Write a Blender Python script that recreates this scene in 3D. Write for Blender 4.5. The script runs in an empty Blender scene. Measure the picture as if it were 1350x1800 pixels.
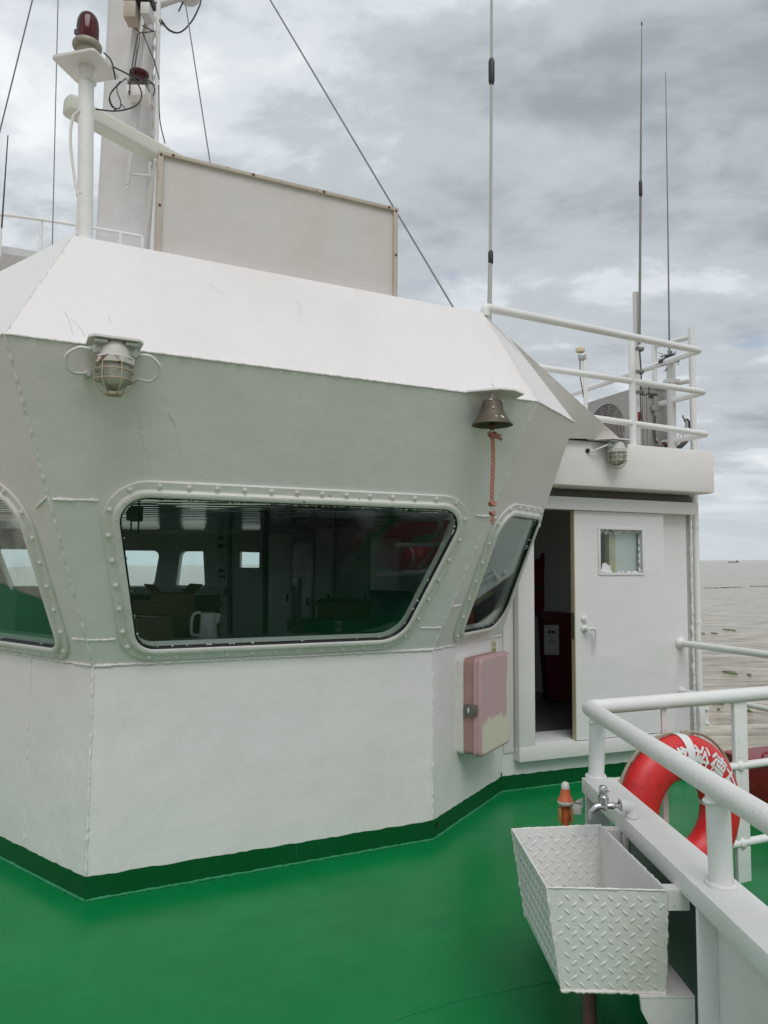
import bpy, bmesh, math, random
from math import sin, cos, pi, radians, atan2, sqrt
from mathutils import Vector as V, Matrix, geometry
random.seed(7)
SC = bpy.context.scene
COL = SC.collection

# ------------------------------------------------------------------ camera
EYE = V((0, 0, 1.65)); FPX = 1323.9; PITCH = .0718; ROLL = -.0069
_R = V((1, 0, 0)); FWD = V((0, cos(PITCH), sin(PITCH))); _U = V((0, -sin(PITCH), cos(PITCH)))
RGT = cos(ROLL)*_R - sin(ROLL)*_U; UPV = sin(ROLL)*_R + cos(ROLL)*_U
cam = bpy.data.cameras.new('camera'); cam.sensor_fit = 'VERTICAL'; cam.sensor_height = 24
cam.lens = 24*FPX/1800; cam.clip_start = .05; cam.clip_end = 90000
camo = bpy.data.objects.new('camera', cam); COL.objects.link(camo)
m = Matrix((RGT, UPV, -FWD)).transposed().to_4x4(); m.translation = EYE
camo.matrix_world = m
SC.camera = camo

# ------------------------------------------------------------------ sky
SUN_EL, SUN_AZ = radians(54), radians(168)      # azimuth measured clockwise from +Y
w = bpy.data.worlds.new('World'); SC.world = w; w.use_nodes = True
nt = w.node_tree; nt.nodes.clear()
def N(t, **k):
    n = nt.nodes.new(t)
    for a, b in k.items(): setattr(n, a, b)
    return n
def LK(a, b): nt.links.new(a, b)
def MATH(op, a, b=None, c=None, clamp=False):
    n = N('ShaderNodeMath', operation=op); n.use_clamp = clamp
    for i, x in enumerate((a, b, c)):
        if x is None: continue
        if isinstance(x, (int, float)): n.inputs[i].default_value = x
        else: LK(x, n.inputs[i])
    return n.outputs[0]
def MIXC(f, a, b):
    n = N('ShaderNodeMix', data_type='RGBA')
    for s, x in ((n.inputs[0], f), (n.inputs[6], a), (n.inputs[7], b)):
        if isinstance(x, (int, float)): s.default_value = x
        elif isinstance(x, tuple): s.default_value = (*x, 1)
        else: LK(x, s)
    return n.outputs[2]
def RAMP(f, stops, interp='EASE'):
    n = N('ShaderNodeValToRGB'); n.color_ramp.interpolation = interp
    e = n.color_ramp.elements
    while len(e) < len(stops): e.new(.5)
    for i, (p, c) in enumerate(stops):
        e[i].position = p; e[i].color = (*c, 1) if isinstance(c, tuple) else (c, c, c, 1)
    LK(f, n.inputs[0]); return n.outputs[0]
def NOISE(vec, scale, detail=4, rough=.5, dist=0.):
    n = N('ShaderNodeTexNoise'); n.inputs['Scale'].default_value = scale
    n.inputs['Detail'].default_value = detail; n.inputs['Roughness'].default_value = rough
    n.inputs['Distortion'].default_value = dist
    if vec is not None: LK(vec, n.inputs['Vector'])
    return n.outputs['Fac']
def MAPV(vec, scale=(1, 1, 1), loc=(0, 0, 0), rot=(0, 0, 0)):
    n = N('ShaderNodeMapping'); n.inputs['Scale'].default_value = scale
    n.inputs['Location'].default_value = loc; n.inputs['Rotation'].default_value = rot
    LK(vec, n.inputs['Vector']); return n.outputs[0]
sky = N('ShaderNodeTexSky', sky_type='NISHITA'); sky.sun_disc = False
sky.sun_elevation = SUN_EL; sky.sun_rotation = SUN_AZ; sky.dust_density = 3
tc = N('ShaderNodeTexCoord').outputs['Generated']
sep = N('ShaderNodeSeparateXYZ'); LK(tc, sep.inputs[0])
zc = MATH('MAXIMUM', sep.outputs[2], 0.0); zd = MATH('ADD', zc, .16)
cmb = N('ShaderNodeCombineXYZ')
LK(MATH('DIVIDE', sep.outputs[0], zd), cmb.inputs[0]); LK(MATH('DIVIDE', sep.outputs[1], zd), cmb.inputs[1])
cv = MAPV(cmb.outputs[0], loc=(-12.1046, -3.68255, 1.10467), rot=(0, 0, .98093), scale=(.85, 1.1, 1))
n1 = NOISE(cv, 1.5, 9, .57, .15); n2 = NOISE(MAPV(cv, loc=(5, 2, 4)), 4.4, 8, .60, .3)
n3 = NOISE(MAPV(cv, loc=(9, 7, 1)), .55, 2, .5)
dens = MATH('ADD', MATH('MULTIPLY', n1, .58), MATH('ADD', MATH('MULTIPLY', n2, .26), MATH('MULTIPLY', n3, .24)))
cloud = RAMP(dens, [(.425, (.68, .71, .73)), (.50, (.535, .57, .60)), (.555, (.40, .435, .465)), (.69, (.25, .28, .31))])
skyc = N('ShaderNodeVectorMath', operation='SCALE'); LK(sky.outputs[0], skyc.inputs[0]); skyc.inputs[3].default_value = .10
gap = RAMP(NOISE(MAPV(cv, loc=(1, 5, 9)), 1.7, 5, .55), [(.24, .6), (.36, 0.0)])
mixed = MIXC(gap, cloud, skyc.outputs[0])
hz = RAMP(zc, [(0.0, 1.0), (.20, .0)])
mixed = MIXC(MATH('MULTIPLY', hz, .9), mixed, (.44, .485, .515))
bg = N('ShaderNodeBackground'); LK(mixed, bg.inputs[0]); bg.inputs[1].default_value = 1.0
LK(bg.outputs[0], N('ShaderNodeOutputWorld').inputs[0])
# ------------------------------------------------------------------ sun (veiled by cloud)
sl = bpy.data.lights.new('sun', 'SUN'); sl.energy = 1.1; sl.angle = radians(35); sl.color = (1, .975, .94)
so = bpy.data.objects.new('sun', sl); COL.objects.link(so)
sd = V((sin(SUN_AZ)*cos(SUN_EL), cos(SUN_AZ)*cos(SUN_EL), sin(SUN_EL)))
so.rotation_euler = sd.to_track_quat('Z', 'Y').to_euler(); so.location = sd*50
SC.view_settings.view_transform = 'Standard'; SC.view_settings.look = 'None'
SC.view_settings.exposure = 0.42; SC.view_settings.gamma = 1
SC.render.engine = 'CYCLES'
SC.cycles.max_bounces = 12; SC.cycles.transparent_max_bounces = 16
SC.cycles.use_denoising = True
SC.cycles.caustics_reflective = False; SC.cycles.caustics_refractive = False

# ------------------------------------------------------------------ measuring helpers
# (photo pixel -> point on a known plane / at a known distance; used to read positions off the photo)
def ray(x, y): return FWD*FPX + RGT*(x-675) + UPV*(900-y)
def pZ(x, y, z):
    d = ray(x, y); return EYE + d*((z-EYE.z)/d.z)
def pP(x, y, P, n):
    d = ray(x, y); return EYE + d*((P-EYE).dot(n)/d.dot(n))
def pY(x, y, Y):
    d = ray(x, y); return EYE + d*(Y/d.y)

# ------------------------------------------------------------------ materials
MATS = {}
def newmat(name):
    global nt
    m = bpy.data.materials.new(name); m.use_nodes = True; nt = m.node_tree; nt.nodes.clear()
    out = N('ShaderNodeOutputMaterial'); b = N('ShaderNodeBsdfPrincipled'); LK(b.outputs[0], out.inputs[0])
    MATS[name] = m
    return m, b, N('ShaderNodeTexCoord').outputs['Object'], out
def bump(b, hs, normal=None):
    prev = normal
    for h, dist, st in hs:
        n = N('ShaderNodeBump'); n.inputs['Distance'].default_value = dist; n.inputs['Strength'].default_value = st
        LK(h, n.inputs['Height'])
        if prev is not None: LK(prev, n.inputs['Normal'])
        prev = n.outputs[0]
    LK(prev, b.inputs['Normal'])
def simple(name, col, rough=.5, metal=0., var=.12, scale=8., bmp=.001, bscale=60, spec=.5, dirt=None, dirt_at=(.58, .72)):
    m, b, tc, out = newmat(name)
    n = NOISE(tc, scale, 5, .6)
    c = MIXC(n, tuple(x*(1-var) for x in col), tuple(min(1, x*(1+var)) for x in col))
    if dirt:
        d = RAMP(NOISE(MAPV(tc, loc=(3, 3, 3)), scale*2.1, 6, .65), [(dirt_at[0], 0.), (dirt_at[1], 1.)], 'LINEAR')
        c = MIXC(d, c, dirt)
    LK(c, b.inputs['Base Color'])
    b.inputs['Metallic'].default_value = metal; b.inputs['Specular IOR Level'].default_value = spec
    LK(MATH('ADD', rough-.08, MATH('MULTIPLY', NOISE(tc, scale*1.7, 4), .16)), b.inputs['Roughness'])
    if bmp: bump(b, [(NOISE(tc, bscale, 3), bmp, 1.0)])
    return m
def white_paint(name, col=(.785, .755, .748), warm=(.69, .645, .60), warmf=.5, rough=.36, chips=.0, peel=.0009):
    m, b, tc, out = newmat(name)
    big = NOISE(MAPV(tc, scale=(1, 1, .55)), 1.6, 5, .6, .3)
    c = MIXC(MATH('MULTIPLY', RAMP(big, [(.42, 0.), (.75, 1.)]), warmf), col, warm)
    fine = NOISE(tc, 38, 5, .7)
    c = MIXC(MATH('MULTIPLY', RAMP(fine, [(.35, 1.), (.62, 0.)]), .10), c, tuple(x*.72 for x in col))
    streak = NOISE(MAPV(tc, scale=(16, 16, .7)), 1.0, 4, .6)
    c = MIXC(MATH('MULTIPLY', RAMP(streak, [(.60, 0.), (.80, 1.)]), .10), c, (.50, .47, .40))
    speck = RAMP(NOISE(MAPV(tc, loc=(4, 1, 2)), 55, 2, .5), [(.74, 0.), (.77, 1.)], 'LINEAR')
    c = MIXC(MATH('MULTIPLY', speck, .45), c, (.35, .31, .26))
    if chips:
        ch = RAMP(NOISE(MAPV(tc, loc=(7, 4, 2)), 26, 6, .7), [(.70-chips, 0.), (.715-chips, 1.)], 'LINEAR')
        c = MIXC(ch, c, (.16, .085, .045))
    LK(c, b.inputs['Base Color'])
    LK(MATH('ADD', rough-.1, MATH('MULTIPLY', NOISE(tc, 7, 4), .2)), b.inputs['Roughness'])
    b.inputs['Specular IOR Level'].default_value = .45
    bump(b, [(NOISE(tc, 1.9, 3, .5), .035, .6), (NOISE(tc, 14, 3), .0018, .6), (NOISE(tc, 105, 5, .65), peel*1.35, 1.0)])
    return m
white_paint('white_paint')
white_paint('white_pipe', (.79, .79, .775), warmf=.35, rough=.4, chips=.014, peel=.002)
white_paint('white_worn', (.73, .715, .685), (.52, .45, .36), .6, .5, chips=.03)
white_paint('fixture_white', (.62, .63, .61), (.45, .40, .33), .6, .5, chips=.05)
white_paint('door_paint', (.745, .74, .735), (.63, .60, .57), .3, .38, peel=.0006)
white_paint('board_paint', (.60, .57, .545), (.50, .45, .41), .8, .62, peel=.0003)
white_paint('rim_worn', (.50, .45, .38), (.30, .22, .15), .8, .6, chips=.06)
white_paint('mast_paint', (.62, .615, .605), (.48, .43, .38), .7, .5)
white_paint('pinkish_pipe', (.70, .62, .61), (.55, .35, .34), .5, .45, chips=.03)
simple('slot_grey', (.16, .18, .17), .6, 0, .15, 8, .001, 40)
white_paint('plate_galv', (.70, .70, .675), (.52, .48, .40), .5, .42, chips=.0, peel=.0014)
# deck paint
def green(name, col, col2, rough):
    m, b, tc, out = newmat(name)
    n = NOISE(tc, 1.1, 5, .6, .2)
    c = MIXC(RAMP(n, [(.35, 0.), (.7, 1.)]), col, col2)
    c = MIXC(MATH('MULTIPLY', RAMP(NOISE(tc, 22, 6, .7), [(.55, 0.), (.8, 1.)]), .25), c, tuple(x*1.6+.01 for x in col))
    sc = RAMP(NOISE(MAPV(tc, scale=(1, 9, 1), rot=(0, 0, .5)), 5, 5, .7), [(.70, 0.), (.78, 1.)], 'LINEAR')
    c = MIXC(MATH('MULTIPLY', sc, .12), c, (.16, .24, .17))
    st_ = RAMP(NOISE(MAPV(tc, loc=(2, 8, 1)), .9, 7, .72), [(.56, 0.), (.66, 1.)])
    c = MIXC(MATH('MULTIPLY', st_, .20), c, tuple(x*.55 for x in col))
    sf = RAMP(NOISE(MAPV(tc, scale=(2.2, 30, 1), rot=(0, 0, -.7), loc=(4, 4, 0)), 2.6, 4, .7), [(.69, 0.), (.74, 1.)], 'LINEAR')
    c = MIXC(MATH('MULTIPLY', sf, .30), c, (.10, .26, .15))
    sp = RAMP(NOISE(MAPV(tc, loc=(9, 1, 4)), 30, 3, .6), [(.735, 0.), (.76, 1.)], 'LINEAR')
    c = MIXC(MATH('MULTIPLY', sp, .8), c, (.03, .05, .03))
    LK(c, b.inputs['Base Color'])
    LK(MATH('ADD', rough, MATH('MULTIPLY', RAMP(NOISE(tc, 2.3, 5, .65), [(.3, 0.), (.75, 1.)]), .22)), b.inputs['Roughness'])
    b.inputs['Specular IOR Level'].default_value = .15
    bump(b, [(NOISE(tc, 1.4, 3), .02, .6), (NOISE(tc, 90, 4, .6), .0008, 1.)])
green('deck_green', (.002, .168, .044), (.004, .200, .056), .13)
green('trim_green', (.004, .085, .022), (.004, .100, .028), .30)
green('seam_green', (.03, .22, .10), (.04, .26, .13), .35)
# red things
simple('buoy_red', (.62, .02, .022), .42, 0, .12, 6, .0006, 120, dirt=(.40, .012, .014))
simple('buoy_white', (.72, .72, .72), .55, 0, .06, 20, .0005, 150)
simple('red_locker', (.26, .012, .014), .4, 0, .2, 5, .001, 60, dirt=(.33, .09, .085))
simple('rope_tan', (.38, .34, .27), .85, 0, .25, 40, .002, 200)
simple('rope_pink', (.40, .19, .135), .9, 0, .35, 60, .003, 160, dirt=(.52, .33, .26))
simple('bronze', (.115, .092, .066), .55, .4, .25, 14, .001, 60, dirt=(.075, .06, .045))
simple('bronze_dark', (.03, .026, .022), .6, .3, .25, 14, .001, 60)
simple('paint_fleck', (.70, .70, .68), .6)
simple('rust', (.13, .055, .028), .8, 0, .4, 30, .002, 90, dirt=(.05, .03, .02))
simple('cream_wire', (.50, .46, .36), .6, 0, .2, 40, 0, dirt=(.36, .25, .15))
simple('rust_wire', (.46, .37, .26), .7, .2, .35, 40, .0005, 200)
simple('chrome', (.55, .55, .54), .22, 1., .12, 40, 0, dirt=(.32, .29, .24))
simple('steel', (.42, .42, .42), .35, .9, .12, 30, .0003, 200)
simple('latch_metal', (.20, .185, .18), .45, .7, .2, 30, .0004, 100)
simple('black_rubber', (.02, .02, .021), .5, 0, .3, 20, .0008, 90)
simple('black_gasket', (.008, .009, .009), .45, 0, .3, 20, 0)
simple('wire_dark', (.06, .06, .065), .6, .2, .3, 20, 0)
simple('whip_grey', (.20, .20, .19), .6)
simple('stay_wire', (.22, .225, .23), .5, .6, .2, 30, 0)
simple('whip_white', (.40, .40, .38), .5, 0, .1, 10, 0)
simple('gps_cream', (.58, .49, .32), .5, 0, .15, 20, .0005, 90)
simple('orange_plastic', (.58, .125, .045), .45, 0, .2, 30, .001, 60, dirt=(.5, .23, .13))
simple('amber_plastic', (.42, .24, .06), .5, 0, .25, 40, .0006, 90)
simple('lens_white', (.62, .60, .56), .35, 0, .1, 20, 0)
simple('beacon_metal', (.30, .27, .22), .55, .3, .25, 25, .001, 80, dirt=(.16, .13, .10))
simple('hair_scratch', (.46, .42, .37), .7)
white_paint('collar_paint', (.62, .61, .58), (.42, .34, .26), .6, .55, chips=.16)
simple('pvc_white', (.70, .70, .68), .3, 0, .05, 20, .0004, 90)
simple('ac_grey', (.33, .32, .295), .5, 0, .1, 9, .0005, 80, dirt=(.35, .31, .26), dirt_at=(.6, .85))
simple('ac_dark', (.06, .055, .05), .6, 0, .2, 20, 0)
simple('ac_grille', (.40, .37, .33), .5, 0, .2, 20, 0)
simple('radar_cream', (.56, .57, .49), .42, 0, .05, 6, .0004, 80)
simple('blue_mark', (.03, .09, .30), .5)
simple('pipe_brown', (.16, .07, .055), .6, 0, .25, 20, .001, 60)
simple('weed', (.13, .175, .09), .8, 0, .4, .8, 0, spec=.1)
simple('far_ship', (.20, .19, .19), .7)
# interior
simple('lining', (.72, .75, .73), .55, 0, .08, 4, .0006, 40)
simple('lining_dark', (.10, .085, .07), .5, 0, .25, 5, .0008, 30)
simple('floor_int', (.20, .21, .20), .4, 0, .2, 3, .001, 20)
_m, _b, _t, _o = newmat('ceil_metal')
LK(MIXC(NOISE(_t, 3, 3), (.78, .81, .80), (.88, .90, .89)), _b.inputs['Base Color']); _b.inputs['Metallic'].default_value = 1.
LK(MATH('ADD', .02, MATH('MULTIPLY', NOISE(_t, 9, 3), .05)), _b.inputs['Roughness'])
simple('wood_dark', (.035, .022, .016), .45, 0, .4, 9, .0008, 40)
simple('wood_brown', (.16, .085, .045), .5, 0, .3, 9, .0008, 40)
simple('carton', (.20, .13, .085), .8, 0, .12, 9, .0008, 60)
simple('teal_vinyl', (.02, .06, .065), .5, 0, .2, 10, .0006, 60)
simple('navy_fabric', (.012, .03, .07), .8, 0, .2, 10, .0006, 90)
simple('kettle_plastic', (.82, .77, .75), .3, 0, .04, 10, 0)
simple('locker_grey', (.68, .69, .68), .4, 0, .06, 5, .0005, 40)
simple('red_jacket', (.22, .012, .012), .8, 0, .25, 14, .004, 30)
simple('bin_red', (.15, .012, .012), .5, 0, .2, 10, .0006, 60)
simple('paper', (.74, .75, .76), .7, 0, .04, 20, .0006, 30)
simple('ink', (.06, .06, .07), .7)
simple('rug_dark', (.02, .022, .02), .8)
# faded pink / bare fibreglass box
def pinkbox():
    m, b, tc, out = newmat('pink_faded')
    sepn = N('ShaderNodeSeparateXYZ'); LK(tc, sepn.inputs[0])
    edge = MATH('ADD', MATH('MULTIPLY', NOISE(tc, 9, 6, .65), .42), MATH('MULTIPLY', sepn.outputs[2], 1.15))
    bare = RAMP(edge, [(.42, 1.), (.47, 0.)], 'LINEAR')
    pink = MIXC(NOISE(tc, 30, 6, .7), (.46, .28, .30), (.60, .43, .45))
    cream = MIXC(NOISE(tc, 18, 5, .6), (.62, .57, .44), (.70, .66, .55))
    uu = MATH('ADD', MATH('MULTIPLY', sepn.outputs[0], .504), MATH('MULTIPLY', sepn.outputs[1], .864))
    b2_ = RAMP(MATH('SUBTRACT', MATH('ADD', uu, MATH('MULTIPLY', NOISE(MAPV(tc, scale=(1, 1, .4)), 8, 5, .6), .08)), MATH('MULTIPLY', sepn.outputs[2], .06)), [(.455, 0.), (.465, 1.)], 'LINEAR')
    c = MIXC(MATH('MAXIMUM', bare, b2_), pink, cream)
    c = MIXC(MATH('MULTIPLY', RAMP(NOISE(MAPV(tc, scale=(1, 1, .3)), 60, 5, .7), [(.6, 0.), (.75, 1.)]), .5), c, (.36, .24, .22))
    LK(c, b.inputs['Base Color']); b.inputs['Roughness'].default_value = .6
    bump(b, [(NOISE(tc, 120, 4), .0005, 1.)])
pinkbox()
simple('pink_side', (.40, .23, .21), .6, 0, .15, 14, .0008, 70, dirt=(.42, .26, .23))
simple('pink_rim', (.52, .33, .33), .5, 0, .1, 14, .0005, 90)
# glass
def glass(name, tint, ior=1.5, rough=0.):
    m, b, tc, out = newmat(name); nt.nodes.remove(b)
    tr = N('ShaderNodeBsdfTransparent'); tr.inputs[0].default_value = (*tint, 1)
    gl = N('ShaderNodeBsdfGlossy'); gl.inputs['Roughness'].default_value = rough; gl.inputs[0].default_value = (.95, 1, .98, 1)
    fr = N('ShaderNodeFresnel'); fr.inputs[0].default_value = ior
    bn = N('ShaderNodeBump'); bn.inputs['Distance'].default_value = .004; bn.inputs['Strength'].default_value = .12
    LK(NOISE(tc, 2.2, 2), bn.inputs['Height'])
    LK(bn.outputs[0], gl.inputs['Normal'])
    mx = N('ShaderNodeMixShader'); LK(MATH('MULTIPLY', fr.outputs[0], .34, clamp=True), mx.inputs[0])
    LK(tr.outputs[0], mx.inputs[1]); LK(gl.outputs[0], mx.inputs[2])
    # a film of salt and dust on the pane
    df = N('ShaderNodeBsdfDiffuse'); df.inputs[0].default_value = (.55, .58, .56, 1)
    mx2 = N('ShaderNodeMixShader')
    LK(MATH('ADD', .002, MATH('MULTIPLY', RAMP(NOISE(MAPV(tc, scale=(1, 1, .5)), 6, 6, .7), [(.4, 0.), (.9, 1.)]), .02)), mx2.inputs[0])
    LK(mx.outputs[0], mx2.inputs[1]); LK(df.outputs[0], mx2.inputs[2])
    LK(mx2.outputs[0], out.inputs[0])
glass('window_glass', (.92, .965, .95))
glass('far_glass', (.93, .97, .96))
def lampglass(name, tint, diff, f):
    m, b, tc, out = newmat(name); nt.nodes.remove(b)
    tr = N('ShaderNodeBsdfTransparent'); tr.inputs[0].default_value = (*tint, 1)
    gl = N('ShaderNodeBsdfGlossy'); gl.inputs['Roughness'].default_value = .08
    fr = N('ShaderNodeFresnel'); mx = N('ShaderNodeMixShader'); LK(fr.outputs[0], mx.inputs[0])
    df = N('ShaderNodeBsdfDiffuse'); df.inputs[0].default_value = (*diff, 1)
    m2 = N('ShaderNodeMixShader')
    LK(MATH('MULTIPLY', RAMP(NOISE(tc, 18, 4), [(.2, .4), (.8, 1.)]), f), m2.inputs[0])
    LK(tr.outputs[0], m2.inputs[1]); LK(df.outputs[0], m2.inputs[2])
    LK(m2.outputs[0], mx.inputs[1]); LK(gl.outputs[0], mx.inputs[2]); LK(mx.outputs[0], out.inputs[0])
lampglass('lamp_glass', (.95, .95, .90), (.66, .65, .56), .60)
lampglass('red_lens', (.40, .012, .02), (.085, .004, .008), .8)
def sea():
    m, b, tc, out = newmat('sea_water')
    c = MIXC(RAMP(NOISE(MAPV(tc, scale=(1, 1, 1)), .02, 5, .6), [(.3, 0.), (.7, 1.)]), (.31, .255, .18), (.40, .335, .245))
    c = MIXC(MATH('MULTIPLY', RAMP(NOISE(MAPV(tc, scale=(.25, 1, 1), rot=(0, 0, .2)), .5, 6, .65), [(.47, 0.), (.64, 1.)]), 1.), c, (.54, .48, .385))
    c = MIXC(MATH('MULTIPLY', RAMP(NOISE(MAPV(tc, scale=(.22, 1, 1), rot=(0, 0, .3), loc=(5, 9, 0)), .9, 6, .65), [(.48, 0.), (.62, 1.)]), .9), c, (.18, .152, .11))
    LK(c, b.inputs['Base Color']); b.inputs['Roughness'].default_value = .18; b.inputs['IOR'].default_value = 1.33; b.inputs['Specular IOR Level'].default_value = .35
    v1 = MAPV(tc, scale=(.6, 1, 1), rot=(0, 0, .25))
    bump(b, [(NOISE(v1, .055, 4, .55), 2.0, .9), (NOISE(v1, .30, 5, .6, .4), .9, 1.), (NOISE(v1, 1.6, 4, .6, .5), .20, 1.)])
sea()

# ------------------------------------------------------------------ mesh helpers
class MB:
    def __init__(s): s.v = []; s.f = []; s.m = []
    def add(s, vs, fs):
        o = len(s.v); s.v += [V(p) for p in vs]; s.f += [tuple(i+o for i in f) for f in fs]; return s
    def box(s, c, u, v, w, hu, hv, hw, bev=0.):
        c, u, v, w = V(c), V(u).normalized(), V(v).normalized(), V(w).normalized()
        if bev <= 0:
            P = [c+u*a*hu+v*b*hv+w*d*hw for a in (-1, 1) for b in (-1, 1) for d in (-1, 1)]
            return s.add(P, [(0, 1, 3, 2), (4, 6, 7, 5), (0, 4, 5, 1), (2, 3, 7, 6), (0, 2, 6, 4), (1, 5, 7, 3)])
        b = min(bev, hu*.95, hv*.95, hw*.95)
        bm = bmesh.new(); bmesh.ops.create_cube(bm, size=2)
        for q in bm.verts: q.co = V((q.co.x*hu, q.co.y*hv, q.co.z*hw))
        bmesh.ops.bevel(bm, geom=list(bm.edges), offset=b, segments=2, affect='EDGES', profile=.6)
        bm.verts.ensure_lookup_table()
        P = [c+u*q.co.x+v*q.co.y+w*q.co.z for q in bm.verts]; F = [[q.index for q in f.verts] for f in bm.faces]
        bm.free(); return s.add(P, F)
    def tube(s, pts, r, n=10, caps=True, closed=False, jit=0.):
        pts = [V(p) for p in pts]; k = len(pts); rr = r if isinstance(r, (list, tuple)) else [r]*k
        vs = []; prev = None
        for i, p in enumerate(pts):
            if closed: t = pts[(i+1) % k]-pts[i-1]
            else: t = pts[min(i+1, k-1)]-pts[max(i-1, 0)]
            t.normalize()
            if prev is None: a = t.orthogonal().normalized()
            else: a = (prev-t*prev.dot(t)).normalized()
            prev = a; b = t.cross(a); R = rr[i]*(1+random.uniform(-jit, jit))
            vs += [p+a*R*cos(2*pi*j/n)+b*R*sin(2*pi*j/n) for j in range(n)]
        fs = []
        for i in range(k if closed else k-1):
            i2 = (i+1) % k
            for j in range(n): fs.append((i*n+j, i*n+(j+1) % n, i2*n+(j+1) % n, i2*n+j))
        if caps and not closed: fs += [tuple(range(n))[::-1], tuple((k-1)*n+j for j in range(n))]
        return s.add(vs, fs)
    def lathe(s, c, axis, prof, n=24, x=None):
        c = V(c); ax = V(axis).normalized(); a = (V(x) if x else ax.orthogonal()).normalized(); b = ax.cross(a); vs = []
        for r, h in prof: vs += [c+ax*h+(a*cos(2*pi*j/n)+b*sin(2*pi*j/n))*max(r, 1e-5) for j in range(n)]
        fs = [(i*n+j, i*n+(j+1) % n, (i+1)*n+(j+1) % n, (i+1)*n+j) for i in range(len(prof)-1) for j in range(n)]
        if prof[0][0] > 1e-4: fs.append(tuple(range(n))[::-1])
        if prof[-1][0] > 1e-4: fs.append(tuple((len(prof)-1)*n+j for j in range(n)))
        return s.add(vs, fs)
    def ball(s, c, r, n=12, sq=(1, 1, 1)):
        c = V(c); k = n//2
        vs = [c+V((r*sq[0]*sin(pi*i/k)*cos(2*pi*j/n), r*sq[1]*sin(pi*i/k)*sin(2*pi*j/n), r*sq[2]*cos(pi*i/k))) for i in range(k+1) for j in range(n)]
        return s.add(vs, [(i*n+j, i*n+(j+1) % n, (i+1)*n+(j+1) % n, (i+1)*n+j) for i in range(k) for j in range(n)])
    def prism(s, poly, d, holes=()):
        # poly: 3-D planar loop, d: extrude vector; holes allowed
        poly = [V(p) for p in poly]; d = V(d); loops = [poly]+[[V(p) for p in h] for h in holes]
        allp = [p for l in loops for p in l]; k = len(allp)
        tri = geometry.tessellate_polygon(loops)
        vs = allp+[p+d for p in allp]; fs = [tuple(t) for t in tri]+[tuple(i+k for i in t)[::-1] for t in tri]
        o = 0
        for l in loops:
            L = len(l)
            for i in range(L): a, b = o+i, o+(i+1) % L; fs.append((a, b, b+k, a+k))
            o += L
        return s.add(vs, fs)
    def loft(s, loops, close_ends=False):
        n = len(loops[0]); o = [p for l in loops for p in l]
        fs = [(i*n+j, i*n+(j+1) % n, (i+1)*n+(j+1) % n, (i+1)*n+j) for i in range(len(loops)-1) for j in range(n)]
        if close_ends: fs += [tuple(range(n))[::-1], tuple((len(loops)-1)*n+j for j in range(n))]
        return s.add(o, fs)
def rootloc(p):
    l = V((0, 0, 0))
    while p is not None: l = l+p.location; p = p.parent
    return l
def mesh_of(mb, mat, off=V((0, 0, 0)), name='m', angle=35):
    me = bpy.data.meshes.new(name); me.from_pydata([p-off for p in mb.v], [], mb.f); me.update()
    bm = bmesh.new(); bm.from_mesh(me)
    bmesh.ops.remove_doubles(bm, verts=bm.verts, dist=1e-5)
    bmesh.ops.recalc_face_normals(bm, faces=bm.faces); bm.to_mesh(me); bm.free()
    me.polygons.foreach_set('use_smooth', [True]*len(me.polygons))
    me.set_sharp_from_angle(angle=radians(angle))
    me.materials.append(MATS[mat]); return me
def tag(o, label=None, cat=None, group=None, kind=None):
    if label: o['label'] = label
    if cat: o['category'] = cat
    if group: o['group'] = group
    if kind: o['kind'] = kind
    return o
def obj(name, mb, mat, parent=None, kind=None, label=None, angle=35):
    off = rootloc(parent) if parent else V((0, 0, 0))
    o = bpy.data.objects.new(name, mesh_of(mb, mat, off, name, angle)); COL.objects.link(o); o.parent = parent
    if kind: o['kind'] = kind
    if label: o['label'] = label
    return o
def one(name, mb, mat, label, cat, group=None, loc=None, kind=None, angle=35):
    off = V(loc) if loc is not None else V((0, 0, 0))
    o = bpy.data.objects.new(name, mesh_of(mb, mat, off, name, angle)); o.location = off; COL.objects.link(o)
    return tag(o, label, cat, group, kind)
def thing(name, loc, label, cat, group=None):
    o = bpy.data.objects.new(name, None); COL.objects.link(o); o.location = V(loc); o.empty_display_size = .1
    return tag(o, label, cat, group)
def inst(name, me, parent, pos, rot=None):
    o = bpy.data.objects.new(name, me); COL.objects.link(o); o.parent = parent
    mt = (rot.to_4x4() if rot else Matrix.Identity(4)); mt.translation = V(pos)-rootloc(parent); o.matrix_local = mt
    return o
def frame3(n, up=V((0, 0, 1))):
    z = V(n).normalized(); x = V(up).cross(z).normalized(); y = z.cross(x)
    return Matrix((x, y, z)).transposed()
def arc(pts, r=.05, seg=6):
    # round the corners of a polyline
    pts = [V(p) for p in pts]; out = [pts[0]]
    for i in range(1, len(pts)-1):
        a, b, c = pts[i-1], pts[i], pts[i+1]; d1 = (a-b).normalized(); d2 = (c-b).normalized()
        ang = d1.angle(d2); t = min(r/math.tan(ang/2), (a-b).length*.45, (c-b).length*.45)
        p1, p2 = b+d1*t, b+d2*t
        for k in range(seg+1):
            q = k/seg; out.append((p1*(1-q)+b*q)*(1-q)+(b*(1-q)+p2*q)*q)
    return out+[pts[-1]]
def sag(a, b, dz, n=14, side=V((0, 0, 0))):
    a, b = V(a), V(b)
    return [a.lerp(b, t/n)+V((0, 0, -dz*4*(t/n)*(1-t/n)))+side*(4*(t/n)*(1-t/n)) for t in range(n+1)]
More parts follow.
